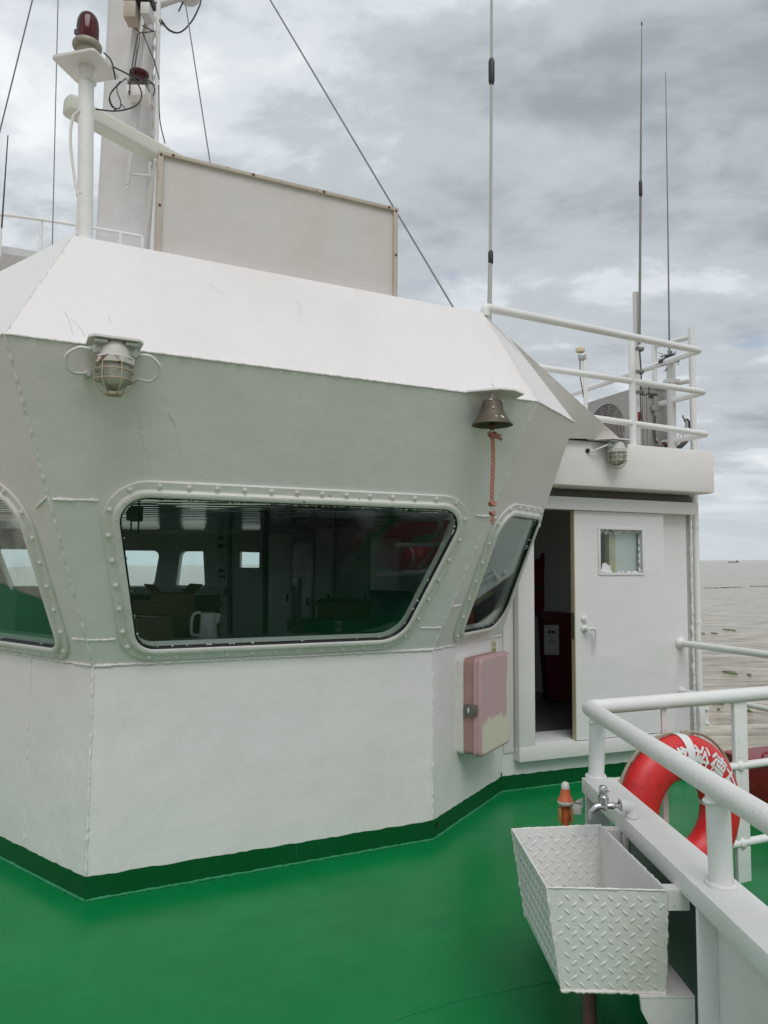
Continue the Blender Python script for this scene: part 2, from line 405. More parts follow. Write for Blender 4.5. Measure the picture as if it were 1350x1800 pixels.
def spline(pts, n=8):
    pts = [V(p) for p in pts]; out = []
    P = [pts[0]*2-pts[1]]+pts+[pts[-1]*2-pts[-2]]
    for i in range(1, len(P)-2):
        for k in range(n):
            t = k/n; out.append(.5*((2*P[i])+(P[i+1]-P[i-1])*t+(2*P[i-1]-5*P[i]+4*P[i+1]-P[i+2])*t*t+(3*P[i]-P[i-1]-3*P[i+1]+P[i+2])*t**3))
    return out+[pts[-1]]
def weld(parent, a, b, r=.006, mat='white_paint', name='weld_seam', step=.013, wob=.002):
    a, b = V(a), V(b); n = max(3, int((b-a).length/step))
    pts = [a.lerp(b, i/n)+V([random.uniform(-wob, wob) for _ in range(3)]) for i in range(n+1)]
    return obj(name, MB().tube(pts, [r*random.uniform(.55, 1.45) for _ in pts], 6), mat, parent, angle=80)
X, Y, Z = V((1, 0, 0)), V((0, 1, 0)), V((0, 0, 1))

# ================================================================== setting
# ---- plan of the wheelhouse, read from the photo (metres; deck = 0)
A = V((-1.4528, 3.8226, 0)); B = V((.3073, 4.6884, 0)); C = V((.8792, 5.6679, 0))
ZK, ZR, ZT, STRIP = 1.1411, 2.5648, 3.2057, .1143
def dirs(a): return V((cos(a), sin(a), 0)), V((sin(a), -cos(a), 0))
AF = atan2(B.y-A.y, B.x-A.x); AC = atan2(C.y-B.y, C.x-B.x); AL = -.6666; AD = .3854
uf, nf = dirs(AF); uc, nc = dirs(AC); ul, nl = dirs(AL); ud, nd = dirs(AD)
aft = -nd
H = ZR-ZK; OF, OL = .7558, .7291
vf = (nf*OF+Z*H).normalized(); vc = (nc*OF+Z*H).normalized(); vl = (nl*OL+Z*H).normalized()
pf, pc, pl = uf.cross(vf), uc.cross(vc), ul.cross(vl)        # outward normals of the leaning panels
SL = sqrt(H*H+OF*OF); SLL = sqrt(H*H+OL*OL)
zk = Z*ZK
def meet(p1, d1, p2, d2):
    det = d1.x*(-d2.y)+d2.x*d1.y; dx, dy = p2.x-p1.x, p2.y-p1.y
    t = (dx*(-d2.y)+d2.x*dy)/det; return V((p1.x+d1.x*t, p1.y+d1.y*t, 0))
Lb = A-ul*3.2
Ar = meet(A+nl*OL, ul, A+nf*OF, uf)+Z*ZR
Br = meet(B+nf*OF, uf, B+nc*OF, uc)+Z*ZR
Cr = B+zk+uc*.48+vc*(SL*1.003)
Lr = Lb+nl*OL+Z*ZR-ul*.3
At = V((-1.484, 3.467, ZT)); Bt = V((.596, 4.526, ZT)); Ct = V((.828, 4.978, ZT)); Lt = At-ul*3.2
FP = C+nd*.25                                                 # a point of the fascia plane over the door
Tt = pP(1085, 769, FP, nd); Q0 = pP(985, 766, FP, nd)
D = C+ud*1.851

# ---- sea
SEA_N = V((-.016, -.004, 1)).normalized()
sm = MB(); R0 = 45000
ring = [0, 30, 80, 200, 600, 2000, 8000, R0]; SEG = 96
vs = [V((0, 0, 0))]; fs = []
for r in ring[1:]: vs += [V((r*cos(2*pi*j/SEG), r*sin(2*pi*j/SEG), 0)) for j in range(SEG)]
fs += [(0, 1+j, 1+(j+1) % SEG) for j in range(SEG)]
for i in range(len(ring)-2):
    o = 1+i*SEG
    fs += [(o+j, o+SEG+j, o+SEG+(j+1) % SEG, o+(j+1) % SEG) for j in range(SEG)]
sm.add(vs, fs); sea_o = obj('sea', sm, 'sea_water', None, 'structure')
sea_o.location = (0, 0, -9); sea_o.rotation_euler = Z.rotation_difference(SEA_N).to_euler()
def on_sea(x, y, lift=0.):
    return pP(x, y, V((0, 0, -9+lift)), SEA_N)
# ---- deck and hull
edge0 = D+ud*.20
dk = [edge0+aft*9, edge0, V((3.9, 2.6, 0)), V((3.6, -.55, 0)), V((-1.2, -.75, 0)), V((-2.0, 2.3, 0)), Lb+nl*1.0, V((-9.9, 8.0, 0)), V((-10, 15, 0))]
obj('deck', MB().prism([p.copy() for p in dk], V((0, 0, -.02))), 'deck_green', None, 'structure')
hl = [p-Z*.022 for p in dk]
obj('hull', MB().prism(hl, V((0, 0, -8.6))), 'white_paint', None, 'structure')

# ================================================================== wheelhouse
WH = thing('wheelhouse', A, 'white welded steel wheelhouse with outward leaning windows and green base strip', 'wheelhouse')
def plate(name, poly, d, mat='white_paint', holes=(), parent=WH, angle=20): return obj(name, MB().prism(poly, d, holes), mat, parent, angle=angle)
TH = .05
# lower walls
plate('lower_wall', [Lb+Z*.0, A, A+zk, Lb+zk], -nl*TH)
plate('lower_wall', [A, B, B+zk, A+zk], -nf*TH)
plate('lower_wall', [B, C+uc*.03, C+uc*.03+zk, B+zk], -nc*TH)
# green strip (3 mm proud of the plate), with a slightly wandering brush line on top
def strip(p0, p1, n, name='base_strip'):
    L = (p1-p0).length; k = max(2, int(L/.035)); u = (p1-p0)/L
    top = [p0+u*(L*i/k)+Z*(STRIP+random.uniform(-.0035, .0035)) for i in range(k+1)]
    obj(name, MB().prism([p0, p1]+top[::-1], n*.003), 'trim_green', WH, angle=20)
    pts = [p0+u*(L*i/(k*2))+n*.006+Z*(.004+random.uniform(-.001, .002)) for i in range(k*2+1)]
    obj('fillet_weld', MB().tube(pts, [.008*random.uniform(.75, 1.3) for _ in pts], 6), 'seam_green', WH, angle=80)
strip(Lb, A+ul*.003, nl); strip(A-uf*.001, B+uf*.002, nf); strip(B, C, nc)
strip(C, D, nd)
# a drain hole in the strip near the corner, and a drip of green on the wall
obj('drain_hole', MB().lathe(B+uc*.05+Z*.075+nc*.002, nc, [(.0, .002), (.013, .002), (.013, .004), (.02, .004), (.02, 0)], 14), 'black_gasket', WH)
obj('paint_drip', MB().box(C+Z*(STRIP+.012)-uc*.01+nc*.002, uc, Z, nc, .007, .016, .002), 'trim_green', WH)

# --- rounded window outlines
def rpoly(cs, rs, off=0., seg=7):
    n = len(cs); c2 = []
    cs = [V((a, b)) for a, b in cs]
    ctr = sum(cs, V((0, 0)))/n
    lines = []
    for i in range(n):
        a, b = cs[i], cs[(i+1) % n]; t = (b-a).normalized(); nn = V((t.y, -t.x))
        if nn.dot(ctr-a) > 0: nn = -nn
        lines.append((a+nn*off, t))
    out = []
    for i in range(n):
        p1, t1 = lines[i-1]; p2, t2 = lines[i]
        det = t1.x*(-t2.y)+t2.x*t1.y; dx, dy = p2.x-p1.x, p2.y-p1.y
        k = (dx*(-t2.y)+t2.x*dy)/det; P = p1+t1*k
        ang = pi-t1.angle(t2); r = max(.004, rs[i]+off); L = r/math.tan(ang/2)
        bis = (t2-t1).normalized(); cc = P+bis*(r/sin(ang/2))
        s0, s1 = P-t1*L, P+t2*L
        a0 = atan2(s0.y-cc.y, s0.x-cc.x); a1 = atan2(s1.y-cc.y, s1.x-cc.x)
        da = (a1-a0+pi) % (2*pi)-pi
        out += [(cc.x+r*cos(a0+da*q/seg), cc.y+r*sin(a0+da*q/seg)) for q in range(seg+1)]
    return out
BOLT = mesh_of(MB().lathe((0, 0, 0), Z, [(.0140, 0), (.0140, .0025), (.0098, .0035), (.0100, .008), (.007, .0108), (0, .0112)], 10), 'white_worn', name='bolt')
def window(label, P0, u, v, n, cs, rs, spacing=.15, gap=0.):
    W = lambda L, d: [P0+u*a+v*b+n*d for a, b in L]
    fr = obj('window', MB().loft([W(rpoly(cs, rs, o), d) for o, d in
             ((.080, .001), (.079, .009), (.075, .013), (.038, .014), (.033, .019), (.030, .029), (.025, .031), (.007, .031), (.002, .027), (.0, .018), (.0, -.05))]), 'white_worn', WH, label=label, angle=40)
    gk = obj('gasket', MB().loft([W(rpoly(cs, rs, o), d) for o, d in ((.003, .0225), (-.004, .0235), (-.008, .016), (-.008, .006), (.003, .006))]), 'black_gasket', fr)
    L = rpoly(cs, rs, .002)
    obj('pane', MB().prism(W(L, .004), n*.004), 'window_glass', fr, angle=10)
    # bolts on the flange, small screws on the inner rim
    def along(off, sp):
        L = [V(p) for p in rpoly(cs, rs, off, 10)]; res = []; acc = sp*.5
        for i in range(len(L)):
            a, b = L[i], L[(i+1) % len(L)]; d = (b-a).length
            while acc < d: res.append(a.lerp(b, acc/d)); acc += sp
            acc -= d
        return res
    R = frame3(n)
    for p in along(.056, spacing):
        o = inst('bolt', BOLT, fr, P0+u*p.x+v*p.y+n*.013, R @ Matrix.Rotation(random.random()*6, 3, 'Z'))
    sb = MB()
    for p in along(.016, spacing*.72):
        if random.random() < .9: sb.lathe(P0+u*p.x+v*p.y+n*.0305, n, [(.0065, 0), (.0055, .0022), (.0, .003)], 7)
    obj('rim_screws', sb, 'fixture_white', fr, 'stuff')
    # crusted sealant along the upper edge of the pane
    cb = MB(); L = [V(p) for p in rpoly(cs, rs, -.008, 10)]
    for i in range(len(L)):
        a, b = L[i], L[(i+1) % len(L)]; d = (b-a).length; t = 0
        mid = (a+b)/2
        while t < d:
            if random.random() < (.5 if mid.y > .8 else .06):
                q = a.lerp(b, t/d); r = random.uniform(.002, .0065)
                cb.ball(P0+u*q.x+v*(q.y-random.random()*.007)+n*.009, r, 6, (1.6, 1.6, 1))
            t += random.uniform(.004, .012)
    obj('sealant_crust', cb, 'paint_fleck', fr, 'stuff')
    return rpoly(cs, rs, .05)
Ak, Bk = A+zk, B+zk
gf = [(.200, .100), (1.70, .100), (1.915, .948), (.030, .938)]; rf = [.11, .17, .12, .12]
gc = [(.285, .104), (.93, .112), (.655, .945), (.03, .938)]; rc = [.07, .14, .05, .12]
gl_ = [(-1.75, .095), (-.225, .095), (.012, .945), (-2.0, .945)]; rl = [.11, .11, .15, .12]
hf = window('wide front window in a bolted white frame', Ak, uf, vf, pf, gf, rf, .135)
hc = window('narrow slanting window beside the door', Bk, uc, vc, pc, gc, rc, .135)
hl_ = window('left window cut off by the picture edge', Ak, ul, vl, pl, gl_, rl, .135)
def lean(name, poly, n, hole, P0, u, v):
    plate(name, poly, -n*.07, holes=[[P0+u*a+v*b for a, b in hole]])
lean('window_wall', [Ak, Bk, Br, Ar], pf, hf, Ak, uf, vf)
Ck = C+zk
lean('window_wall', [Bk, Ck, Cr, Br], pc, hc, Bk, uc, vc)
lean('window_wall', [Lb+zk, Ak, Ar, Lr], pl, hl_, Ak, ul, vl)
plate('side_fin', [Ck, C+Z*2.5, Cr], -ud*.05)
# visors
def slab(name, poly, t=.05, mat='white_paint'):
    n = (poly[1]-poly[0]).cross(poly[2]-poly[0]).normalized()
    if n.z < 0: n = -n
    return plate(name, poly, -n*t, mat)
slab('visor', [Ar, Br, Bt, At]); slab('visor', [Br, Cr, Ct, Bt]); slab('visor', [Lr, Ar, At, Lt])
slab('visor', [Q0, Tt, Ct+aft*.02]); slab('visor', [Cr, Q0, Ct])
roof = [Lt, At, Bt, Ct, Ct+aft*3.4, V((-1.2, 14.3, ZT)), V((-9, 14.3, ZT)), V((-8.5, 8.5, ZT))]
plate('roof', [p-Z*.003 for p in roof], V((0, 0, -.06)))
slab('visor', [Tt, Tt+aft*3.2, Ct+aft*3.4, Ct+aft*.02])
# door roof with rounded fascia
fz0, fz1 = 2.262, 2.615
FU0, FU1 = .16, (pP(1257, 836, FP, nd)-C).dot(ud)
c = C+ud*((FU0+FU1)/2)+nd*(.25-2.0)+Z*((fz0+fz1)/2)
obj('door_roof', MB().box(c, ud, nd, Z, (FU1-FU0)/2, 2.0, (fz1-fz0)/2, .028), 'white_paint', WH)
# door wall with opening
def DW(u, z, off=0.): return C+ud*u+Z*z+nd*off
op = [DW(.245, .325), DW(1.06, .325), DW(1.06, 2.10), DW(.245, 2.10)]
plate('door_wall', [DW(0, 0), DW(1.851, 0), DW(1.851, 2.262), DW(0, 2.262)], -nd*.06, 'door_paint', [op])
plate('side_wall', [D-ud*.003, D-ud*.003+aft*8.6, D-ud*.003+aft*8.6+Z*2.345, D-ud*.003+Z*2.345], -ud*.05)
def dbx(name, u0, u1, z0, z1, o0, o1, mat='white_paint', bev=.004, parent=WH):
    return obj(name, MB().box(DW((u0+u1)/2, (z0+z1)/2, (o0+o1)/2), ud, Z, nd, (u1-u0)/2, (z1-z0)/2, abs(o1-o0)/2, bev), mat, parent)
dbx('door_jamb', .105, .245, .33, 2.16, 0, .075)
dbx('door_sill', .105, 1.56, .222, .328, 0, .08)
dbx('sill_plate', .246, 1.05, .329, .336, -.3, .05, 'lining')
dbx('door_track', .246, 1.845, 2.095, 2.195, 0, .10, 'door_paint', .006)
dbx('soffit_strip', .246, 1.845, 2.197, 2.258, 0, .03, 'lining_dark')
dbx('wall_flange', 0.012, .098, .28, 2.2, 0, .012)
dbx('inner_jamb', 1.0, 1.06, .34, 2.09, -.058, .004, 'gps_cream')
# sliding door
DR = thing('sliding_door', DW(.62, .27), 'grey white sliding door with small window, standing half open', 'door')
dw = [DW(.862, 1.612, .02), DW(1.275, 1.612, .02), DW(1.275, 1.952, .02), DW(.862, 1.952, .02)]
obj('door_leaf', MB().prism([DW(.622, .336, .02), DW(1.50, .336, .02), DW(1.50, 2.093, .02), DW(.622, 2.093, .02)], nd*.045, [dw]), 'door_paint', DR, angle=20)
obj('edge_strip', MB().box(DW(.6195, 1.215, .042), ud, Z, nd, .003, .875, .022), 'gps_cream', DR)
wf = MB()
for (a, b, c_, d) in ((.842, 1.295, 1.592, 1.612), (.842, 1.295, 1.952, 1.972), (.842, .862, 1.612, 1.952), (1.275, 1.295, 1.612, 1.952)):
    wf.box(DW((a+b)/2, (c_+d)/2, .068), ud, Z, nd, (b-a)/2, (d-c_)/2, .005, .002)
wfo = obj('window_frame', wf, 'door_paint', DR)
obj('window_pane', MB().box(DW(1.0685, 1.782, .035), ud, Z, nd, .206, .17, .003), 'far_glass', wfo)
ps = MB(); 
for k in range(150):
    side = random.choice('LLRTTB'); t = random.random()
    u_, z_ = {'L': (.865+random.random()*.014, 1.62+t*.33), 'R': (1.272-random.random()*.008, 1.62+t*.33), 'T': (.87+t*.4, 1.948-random.random()*(.03 if t < .45 else .012)), 'B': (.87+t*.4, 1.614+random.random()*.006)}[side]
    ps.ball(DW(u_, z_, .039), random.uniform(.004, .011), 6, (1, .3, 1))
obj('putty', ps, 'door_paint', wfo, 'stuff')
obj('tape_scrap', MB().prism([DW(.885, 1.615, .0385), DW(.985, 1.615, .0385), DW(.98, 1.66, .0385), DW(.93, 1.69, .0385), DW(.905, 1.685, .0385)], nd*.002), 'paper', wfo)
obj('lock_case', MB().lathe(DW(.70, 1.252, .065), nd, [(.027, 0), (.027, .012), (.02, .02), (.012, .02), (.012, .026), (0, .026)], 18), 'door_paint', DR)
hd = obj('handle', MB().lathe(DW(.70, 1.178, .065), nd, [(.028, 0), (.028, .010), (.017, .016), (.013, .055), (0, .056)], 18), 'door_paint', DR)
obj('lever', MB().tube(spline([DW(.70, 1.178, .112), DW(.745, 1.183, .114), DW(.772, 1.165, .114), DW(.776, 1.11, .112), DW(.772, 1.045, .108)]), .011, 10), 'door_paint', hd)
obj('strike', MB().box(DW(.616, 1.20, .042), ud, Z, nd, .002, .10, .015), 'steel', DR)
# corner trim, rope-like sealing bead and down pipe at the wall corner
weld(WH, DW(1.842, .02, .006), DW(1.842, 2.2, .006), .012, 'white_worn', 'corner_bead', .02, .003)
DP = thing('down_pipe', DW(1.90, 0, .02), 'thin white drain pipe running down the outer corner beside the sliding door', 'pipe')
obj('pipe', MB().tube([DW(1.905, .02, .0), DW(1.905, 2.27, .0)], .027, 12), 'white_pipe', DP)
obj('bracket', MB().box(DW(1.93, .42, .02), ud, Z, nd, .05, .075, .006, .004), 'white_pipe', DP)
for z_ in (.36, .48): obj('bracket_bolt', MB().ball(DW(1.955, z_, .03), .018, 10), 'white_pipe', DP)
for z_ in (1.2, 2.0): obj('clip', MB().lathe(DW(1.905, z_, 0), Z, [(.031, -.012), (.031, .012)], 12), 'white_pipe', DP)
# weld seams
weld(WH, A+Z*.12+nf*.002, Ak, .006); weld(WH, Ak+pf*.002, Ar, .006)
weld(WH, B+Z*.12, Bk, .006); weld(WH, Bk, Br, .006)
weld(WH, Ak+nf*.004, Bk+nf*.004, .0075); weld(WH, Bk+nc*.004, Ck+nc*.004, .0065); weld(WH, Lb+zk+nl*.004, Ak+nl*.004, .0075)
weld(WH, Ar, Br, .0062, wob=.0012); weld(WH, Br, Cr, .006, wob=.0012); weld(WH, Lr, Ar, .0062, wob=.0012)
weld(WH, Ar, At, .0032); weld(WH, Br, Bt, .003); weld(WH, Q0, Tt, .007)
def fw(P0, u, v, n, a, b, r=.006): weld(WH, P0+u*a[0]+v*a[1]+n*.001, P0+u*b[0]+v*b[1]+n*.001, r)
fw(Ak, uf, vf, pf, (-.235, .90), (-.045, .905)); fw(Ak, uf, vf, pf, (2.0, .91), (2.09, .908)); fw(Ak, uf, vf, pf, (-.045, .155), (.10, .152)); fw(Ak, uf, vf, pf, (1.83, .158), (1.97, .157))
fw(Bk, uc, vc, pc, (-.09, .90), (-.02, .905)); fw(Bk, uc, vc, pc, (-.03, .30), (.10, .31)); fw(Bk, uc, vc, pc, (.78, .91), (.745, .91))
fw(Ak, ul, vl, pl, (.27, .905), (.14, .86)); fw(Ak, ul, vl, pl, (.05, .155), (-.08, .15))
weld(WH, A-ul*.62+Z*.16+nl*.002, A-ul*.62+zk*.98+nl*.002, .0035)
# scratches and paint runs standing proud on the plates
for (P0, u, v, n, a, b) in [(Ak, uf, vf, pf, (.19, 1.42), (.27, 1.27)), (Ak, uf, vf, pf, (.10, 1.33), (.13, 1.20)), (Ak, uf, vf, pf, (.13, 1.2), (.16, 1.13)), (Ak, uf, vf, pf, (.27, 1.27), (.29, 1.18))]:
    weld(WH, P0+u*a[0]+v*a[1], P0+u*b[0]+v*b[1], .0022, name='paint_run', wob=.004)
vn = (Br-Ar).cross(At-Ar).normalized()
if vn.z < 0: vn = -vn
for L in ([(112, 545), (122, 565), (129, 590)], [(124, 560), (138, 572), (150, 592)], [(368, 498), (386, 512), (394, 515)], [(190, 556), (196, 566)], [(520, 525), (528, 540), (530, 555)], [(560, 480), (566, 488)]):
    obj('scratch', MB().tube(spline([pP(x, y, Ar, vn)+vn*.0004 for x, y in L], 5), .0005, 5), 'hair_scratch', WH, angle=80)
# deck seam
ds = [pZ(x, y, .002) for x, y in ((700, 1790), (790, 1762), (880, 1742), (975, 1724), (1060, 1706))]
obj('deck_seam', MB().tube([p+V([random.uniform(-.002, .002) for _ in range(3)]) for p in spline(ds, 20)], .0012, 6), 'seam_green', bpy.data.objects['deck'], 'stuff')
obj('deck_seam', MB().tube([V((-2.6, 1.2, .001)), V((-.4, 2.28, .001)), V((.72, 2.83, .001))], .002, 6), 'deck_green', bpy.data.objects['deck'], 'stuff')

# ================================================================== wheelhouse interior
IN = thing('wheelhouse_interior', V((-2, 9, .3)), 'dim wheelhouse room seen through the windows, with strip ceiling and far windows', 'room')
FY = 14.3
def fwp(x, y, dy=0.): return pY(x, y, FY)+Y*dy
def fpoly(cs, r=.07):
    P = [fwp(*c) for c in cs]; L = rpoly([(p.x, p.z) for p in P], [r]*4 if not isinstance(r, list) else r, 0, 5)
    return [V((a, FY, b)) for a, b in L]
farw = [([(-10, 965), (125, 966), (130, 1037), (18, 1037)], .03), ([(150, 967), (281, 968), (270, 1030), (150, 1030)], .11), ([(317, 969), (357, 969), (360, 1029), (309, 1029)], [.1, .02, .02, .03]), ([(422, 970), (456, 971), (455.5, 998), (421.5, 997.5)], .01)]
holes = [fpoly(c, r) for c, r in farw]
obj('far_wall', MB().prism([V((-9.4, FY, .28)), V((-.57, FY, .28)), V((-.57, FY, 2.345)), V((-9.4, FY, 2.345))], V((0, .22, 0)), holes), 'lining', IN, angle=20)
for h in holes: obj('far_pane', MB().prism([p+Y*.16 for p in h], V((0, .006, 0))), 'far_glass', IN)
obj('window_ledge', MB().box(V((-4.9, FY-.16, 1.165)), X, Y, Z, 1.95, .16, .07, .01), 'lining', IN)
obj('dado_panel', MB().box(V((-5.0, FY-.03, .68)), X, Y, Z, 1.9, .03, .40, 0), 'wood_brown', IN)
obj('floor', MB().prism([V((-9.4, FY, .28)), V((-.6, FY, .28)), D-ud*.08+aft*.1+Z*.28, C+aft*.1+ud*.03+Z*.28, B-nc*.1+Z*.28, A+Y*.15+Z*.28, Lb+Y*.12+Z*.28, V((-8.8, 8.7, .28))], V((0, 0, -.05))), 'floor_int', IN)
ew = lambda t_, z_: Lb.lerp(V((-8.9, 8.6, 0)), t_)+Z*z_
obj('end_wall', MB().prism([ew(0, .02), ew(1, .02), ew(1, 3.15), ew(0, 3.15)], V((.05, .08, 0)), [[ew(a, 1.2), ew(a+.27, 1.2), ew(a+.27, 2.05), ew(a, 2.05)] for a in (.04, .35, .66)]), 'lining', IN)  # unseen openings added in this wall so sky light brightens the room
obj('end_wall', MB().prism([V((-8.9, 8.6, .02)), V((-9.4, FY, .02)), V((-9.4, FY, 3.15)), V((-8.9, 8.6, 3.15))], V((.08, 0, 0))), 'lining', IN)
# ceiling of narrow metal strips with dark gaps
CZ = 2.235
obj('ceiling_void', MB().prism([V((-9.0, FY, CZ+.08)), V((-.6, FY, CZ+.08)), D-ud*.1+aft*.1+Z*(CZ+.08), C+aft*.1+ud*.1+Z*(CZ+.08), B+nf*.3+nc*.1+Z*(CZ+.08), A+nf*.42+uf*.05+Z*(CZ+.08), Lb+nl*.4+Z*(CZ+.08), V((-8.7, 8.8, CZ+.08))], Z*.01), 'black_rubber', IN)
st = MB(); wS = .05
prof = [(-.098, .020), (-.095, .004), (-.055, .0005), (0, -.0008), (.055, .0005), (.095, .004), (.098, .020)]
st.add([V((sx*.5, a, b)) for sx in (-1, 1) for a, b in prof], [(i, i+1, i+8, i+7) for i in range(6)])
STRIPM = mesh_of(st, 'ceil_metal', name='ceiling_strip', angle=60)
def xspan(y):
    lo = -9.0
    if y < 8.5: lo = -1.45-(y-3.82)/.786*.9-.5
    lo = max(lo, -9.0); 
    lo = max(lo, Lb.x-.2 + (y-Lb.y)*-1.7) if y > Lb.y else max(lo, A.x+.35-(y-A.y)*1.27)
    hi = min(2.3-(y-6.4)*.4, .12+(y-4.688)*.58+.3) if y < 6.4 else 2.3-(y-6.4)*.4
    return lo+.3, hi-.15
k = 0; yy = 4.95
while yy < FY-.02:
    a, b = xspan(yy)
    o = inst('ceiling_strip', STRIPM, IN, V(((a+b)/2, yy, CZ)), Matrix.Rotation(random.uniform(-.012, .012), 3, 'X') @ Matrix.Diagonal((b-a, 1, 1)))
    yy += .31
# inner lining of the window corners and the ledge under the front windows
def lining_post(P, Q, w_, inward): obj('corner_lining', MB().tube([P+inward, Q+inward], w_, 8), 'lining', IN)
lining_post(Bk, Br, .10, -nf*.13-nc*.05); lining_post(Ak, Ar, .09, -nf*.12-nl*.08)
obj('left_ledge', MB().prism([A-ul*.12-nl*.07+Z*1.178, Lb-nl*.07+Z*1.178, Lb-nl*.34+Z*1.178, A-ul*.3-nl*.34+Z*1.178], V((0, 0, .03))), 'lining', IN)
# far door panel + framing
dpx = [fwp(404, 932), fwp(466, 932), fwp(466, 1112), fwp(404, 1112)]
fr = MB()
for (a, b) in ((0, 1), (1, 2), (0, 3)):
    p, q = dpx[a]-Y*.02, dpx[b]-Y*.02; fr.box((p+q)/2, (q-p), Y, (q-p).cross(Y), (q-p).length/2+.03, .03, .035)
obj('far_door_frame', fr, 'lining_dark', IN)
wfp = MB(); hh = holes[3]; xs = [p.x for p in hh]; zs = [p.z for p in hh]
for i, (x, y, w_, h_) in enumerate([(389, 945, 9, 6), (389, 960, 10, 8), (389, 985, 7, 5), (389, 1003, 8, 5), (390, 1014, 12, 4), (386, 1062, 5, 8)]):
    p = fwp(x, y); obj('switch_panel', MB().box(p-Y*.04, X, Y, Z, w_*FY/1324/2, .03, h_*FY/1324/2, .005), ['ink', 'black_rubber', 'latch_metal'][i % 3], IN)

# ---- loose things inside
def chair(x, y, rz, label, mat, seat_mat, slats=True, w_=.5, h_=1.0, group='chairs in the wheelhouse'):
    t = thing('chair', V((x, y, .28)), label, 'chair', group); cs, sn = cos(rz), sin(rz)
    L = lambda a, b, z_: V((x+a*cs-b*sn, y+a*sn+b*cs, .28+z_)); U, F_ = V((cs, sn, 0)), V((-sn, cs, 0))
    obj('seat', MB().box(L(0, 0, .44), U, F_, Z, w_/2, .23, .03, .01), seat_mat, t)
    for a in (-1, 1):
        for b in (-1, 1): obj('leg', MB().box(L(a*(w_/2-.03), b*.2, .21), U, F_, Z, .022, .022, .21), mat, t)
        obj('back_post', MB().box(L(a*(w_/2-.03), .21, .44+(h_-.44)/2), U, F_, Z, .022, .02, (h_-.44)/2), mat, t)
        obj('armrest', MB().box(L(a*(w_/2-.02), 0, .66), U, F_, Z, .03, .24, .018, .008), mat, t)
        obj('arm_post', MB().box(L(a*(w_/2-.02), -.2, .55), U, F_, Z, .02, .02, .10), mat, t)
    if slats:
        obj('top_rail', MB().box(L(0, .21, h_-.03), U, F_, Z, w_/2, .02, .045, .01), mat, t)
        for i in range(5): obj('back_slat', MB().box(L(-.14+i*.07, .21, .44+(h_-.5)/2), U, F_, Z, .014, .01, (h_-.5)/2), mat, t)
    else:
        obj('backrest', MB().box(L(0, .2, .44+(h_-.44)/2), U, F_, Z, w_/2, .045, (h_-.44)/2, .03), seat_mat, t)
    return t
p = pY(484, 1000, 7.2); chair(p.x, p.y, -1.35, 'dark wooden armchair with slatted back behind the wide front window', 'wood_dark', 'wood_dark', True, .50, 1.24)
p = pY(700, 1000, 8.6); chair(p.x, p.y, 2.7, 'navy padded chair at the right behind the wide front window', 'wood_dark', 'navy_fabric', False, .5, 1.1)
# desk under the front windows
dk_ = thing('console_desk', A+uf*.9-nf*1.0+Z*.28, 'long dark console desk just behind the wide front window', 'desk')
q0 = A+uf*.2-nf*.12; q1 = B-uf*.15-nf*.12
obj('desk_top', MB().prism([q0+Z*1.085, q1+Z*1.085, q1-nf*1.45+Z*1.085, q0-nf*1.45+Z*1.085], V((0, 0, .035))), 'lining', dk_)
for a in (.04, .96): 
    q = q0.lerp(q1, a)-nf*.7; obj('desk_side', MB().box(q+Z*.68, uf, nf, Z, .02, .66, .40), 'wood_brown', dk_)
obj('desk_front', MB().box(q0.lerp(q1, .5)-nf*.04+Z*.68, uf, nf, Z, (q1-q0).length/2-.06, .015, .40), 'wood_brown', dk_)
# kettle
kb = pZ(366, 1119, 1.132)
KT = thing('electric_kettle', kb, 'pale pink plastic electric kettle standing behind the wide front window', 'kettle')
S_ = .80
obj('body', MB().lathe(kb, Z, [(.078*S_, 0), (.082*S_, .012*S_), (.080*S_, .03*S_), (.070*S_, .20*S_), (.068*S_, .215*S_), (.0, .225*S_)], 28), 'kettle_plastic', KT)
obj('lid', MB().lathe(kb, Z, [(.069*S_, .213*S_), (.066*S_, .223*S_), (.03*S_, .232*S_), (0, .232*S_)], 28), 'steel', KT)
obj('base_plate', MB().lathe(kb, Z, [(.086*S_, -.012), (.088*S_, -.004), (.08*S_, .002)], 28), 'kettle_plastic', KT)
kx = X
obj('handle', MB().tube(spline([kb+Z*.205*S_-kx*.055*S_, kb+Z*.217*S_-kx*.10*S_, kb+Z*.185*S_-kx*.142*S_, kb+Z*.10*S_-kx*.155*S_, kb+Z*.02*S_-kx*.145*S_, kb+Z*.012*S_-kx*.075*S_]), .014*S_, 10), 'kettle_plastic', KT)
obj('spout', MB().prism([kb+kx*.062*S_+Z*.215*S_-Y*.02, kb+kx*.062*S_+Z*.215*S_+Y*.02, kb+kx*.112*S_+Z*.205*S_], V((-.018, 0, -.07))), 'kettle_plastic', KT)
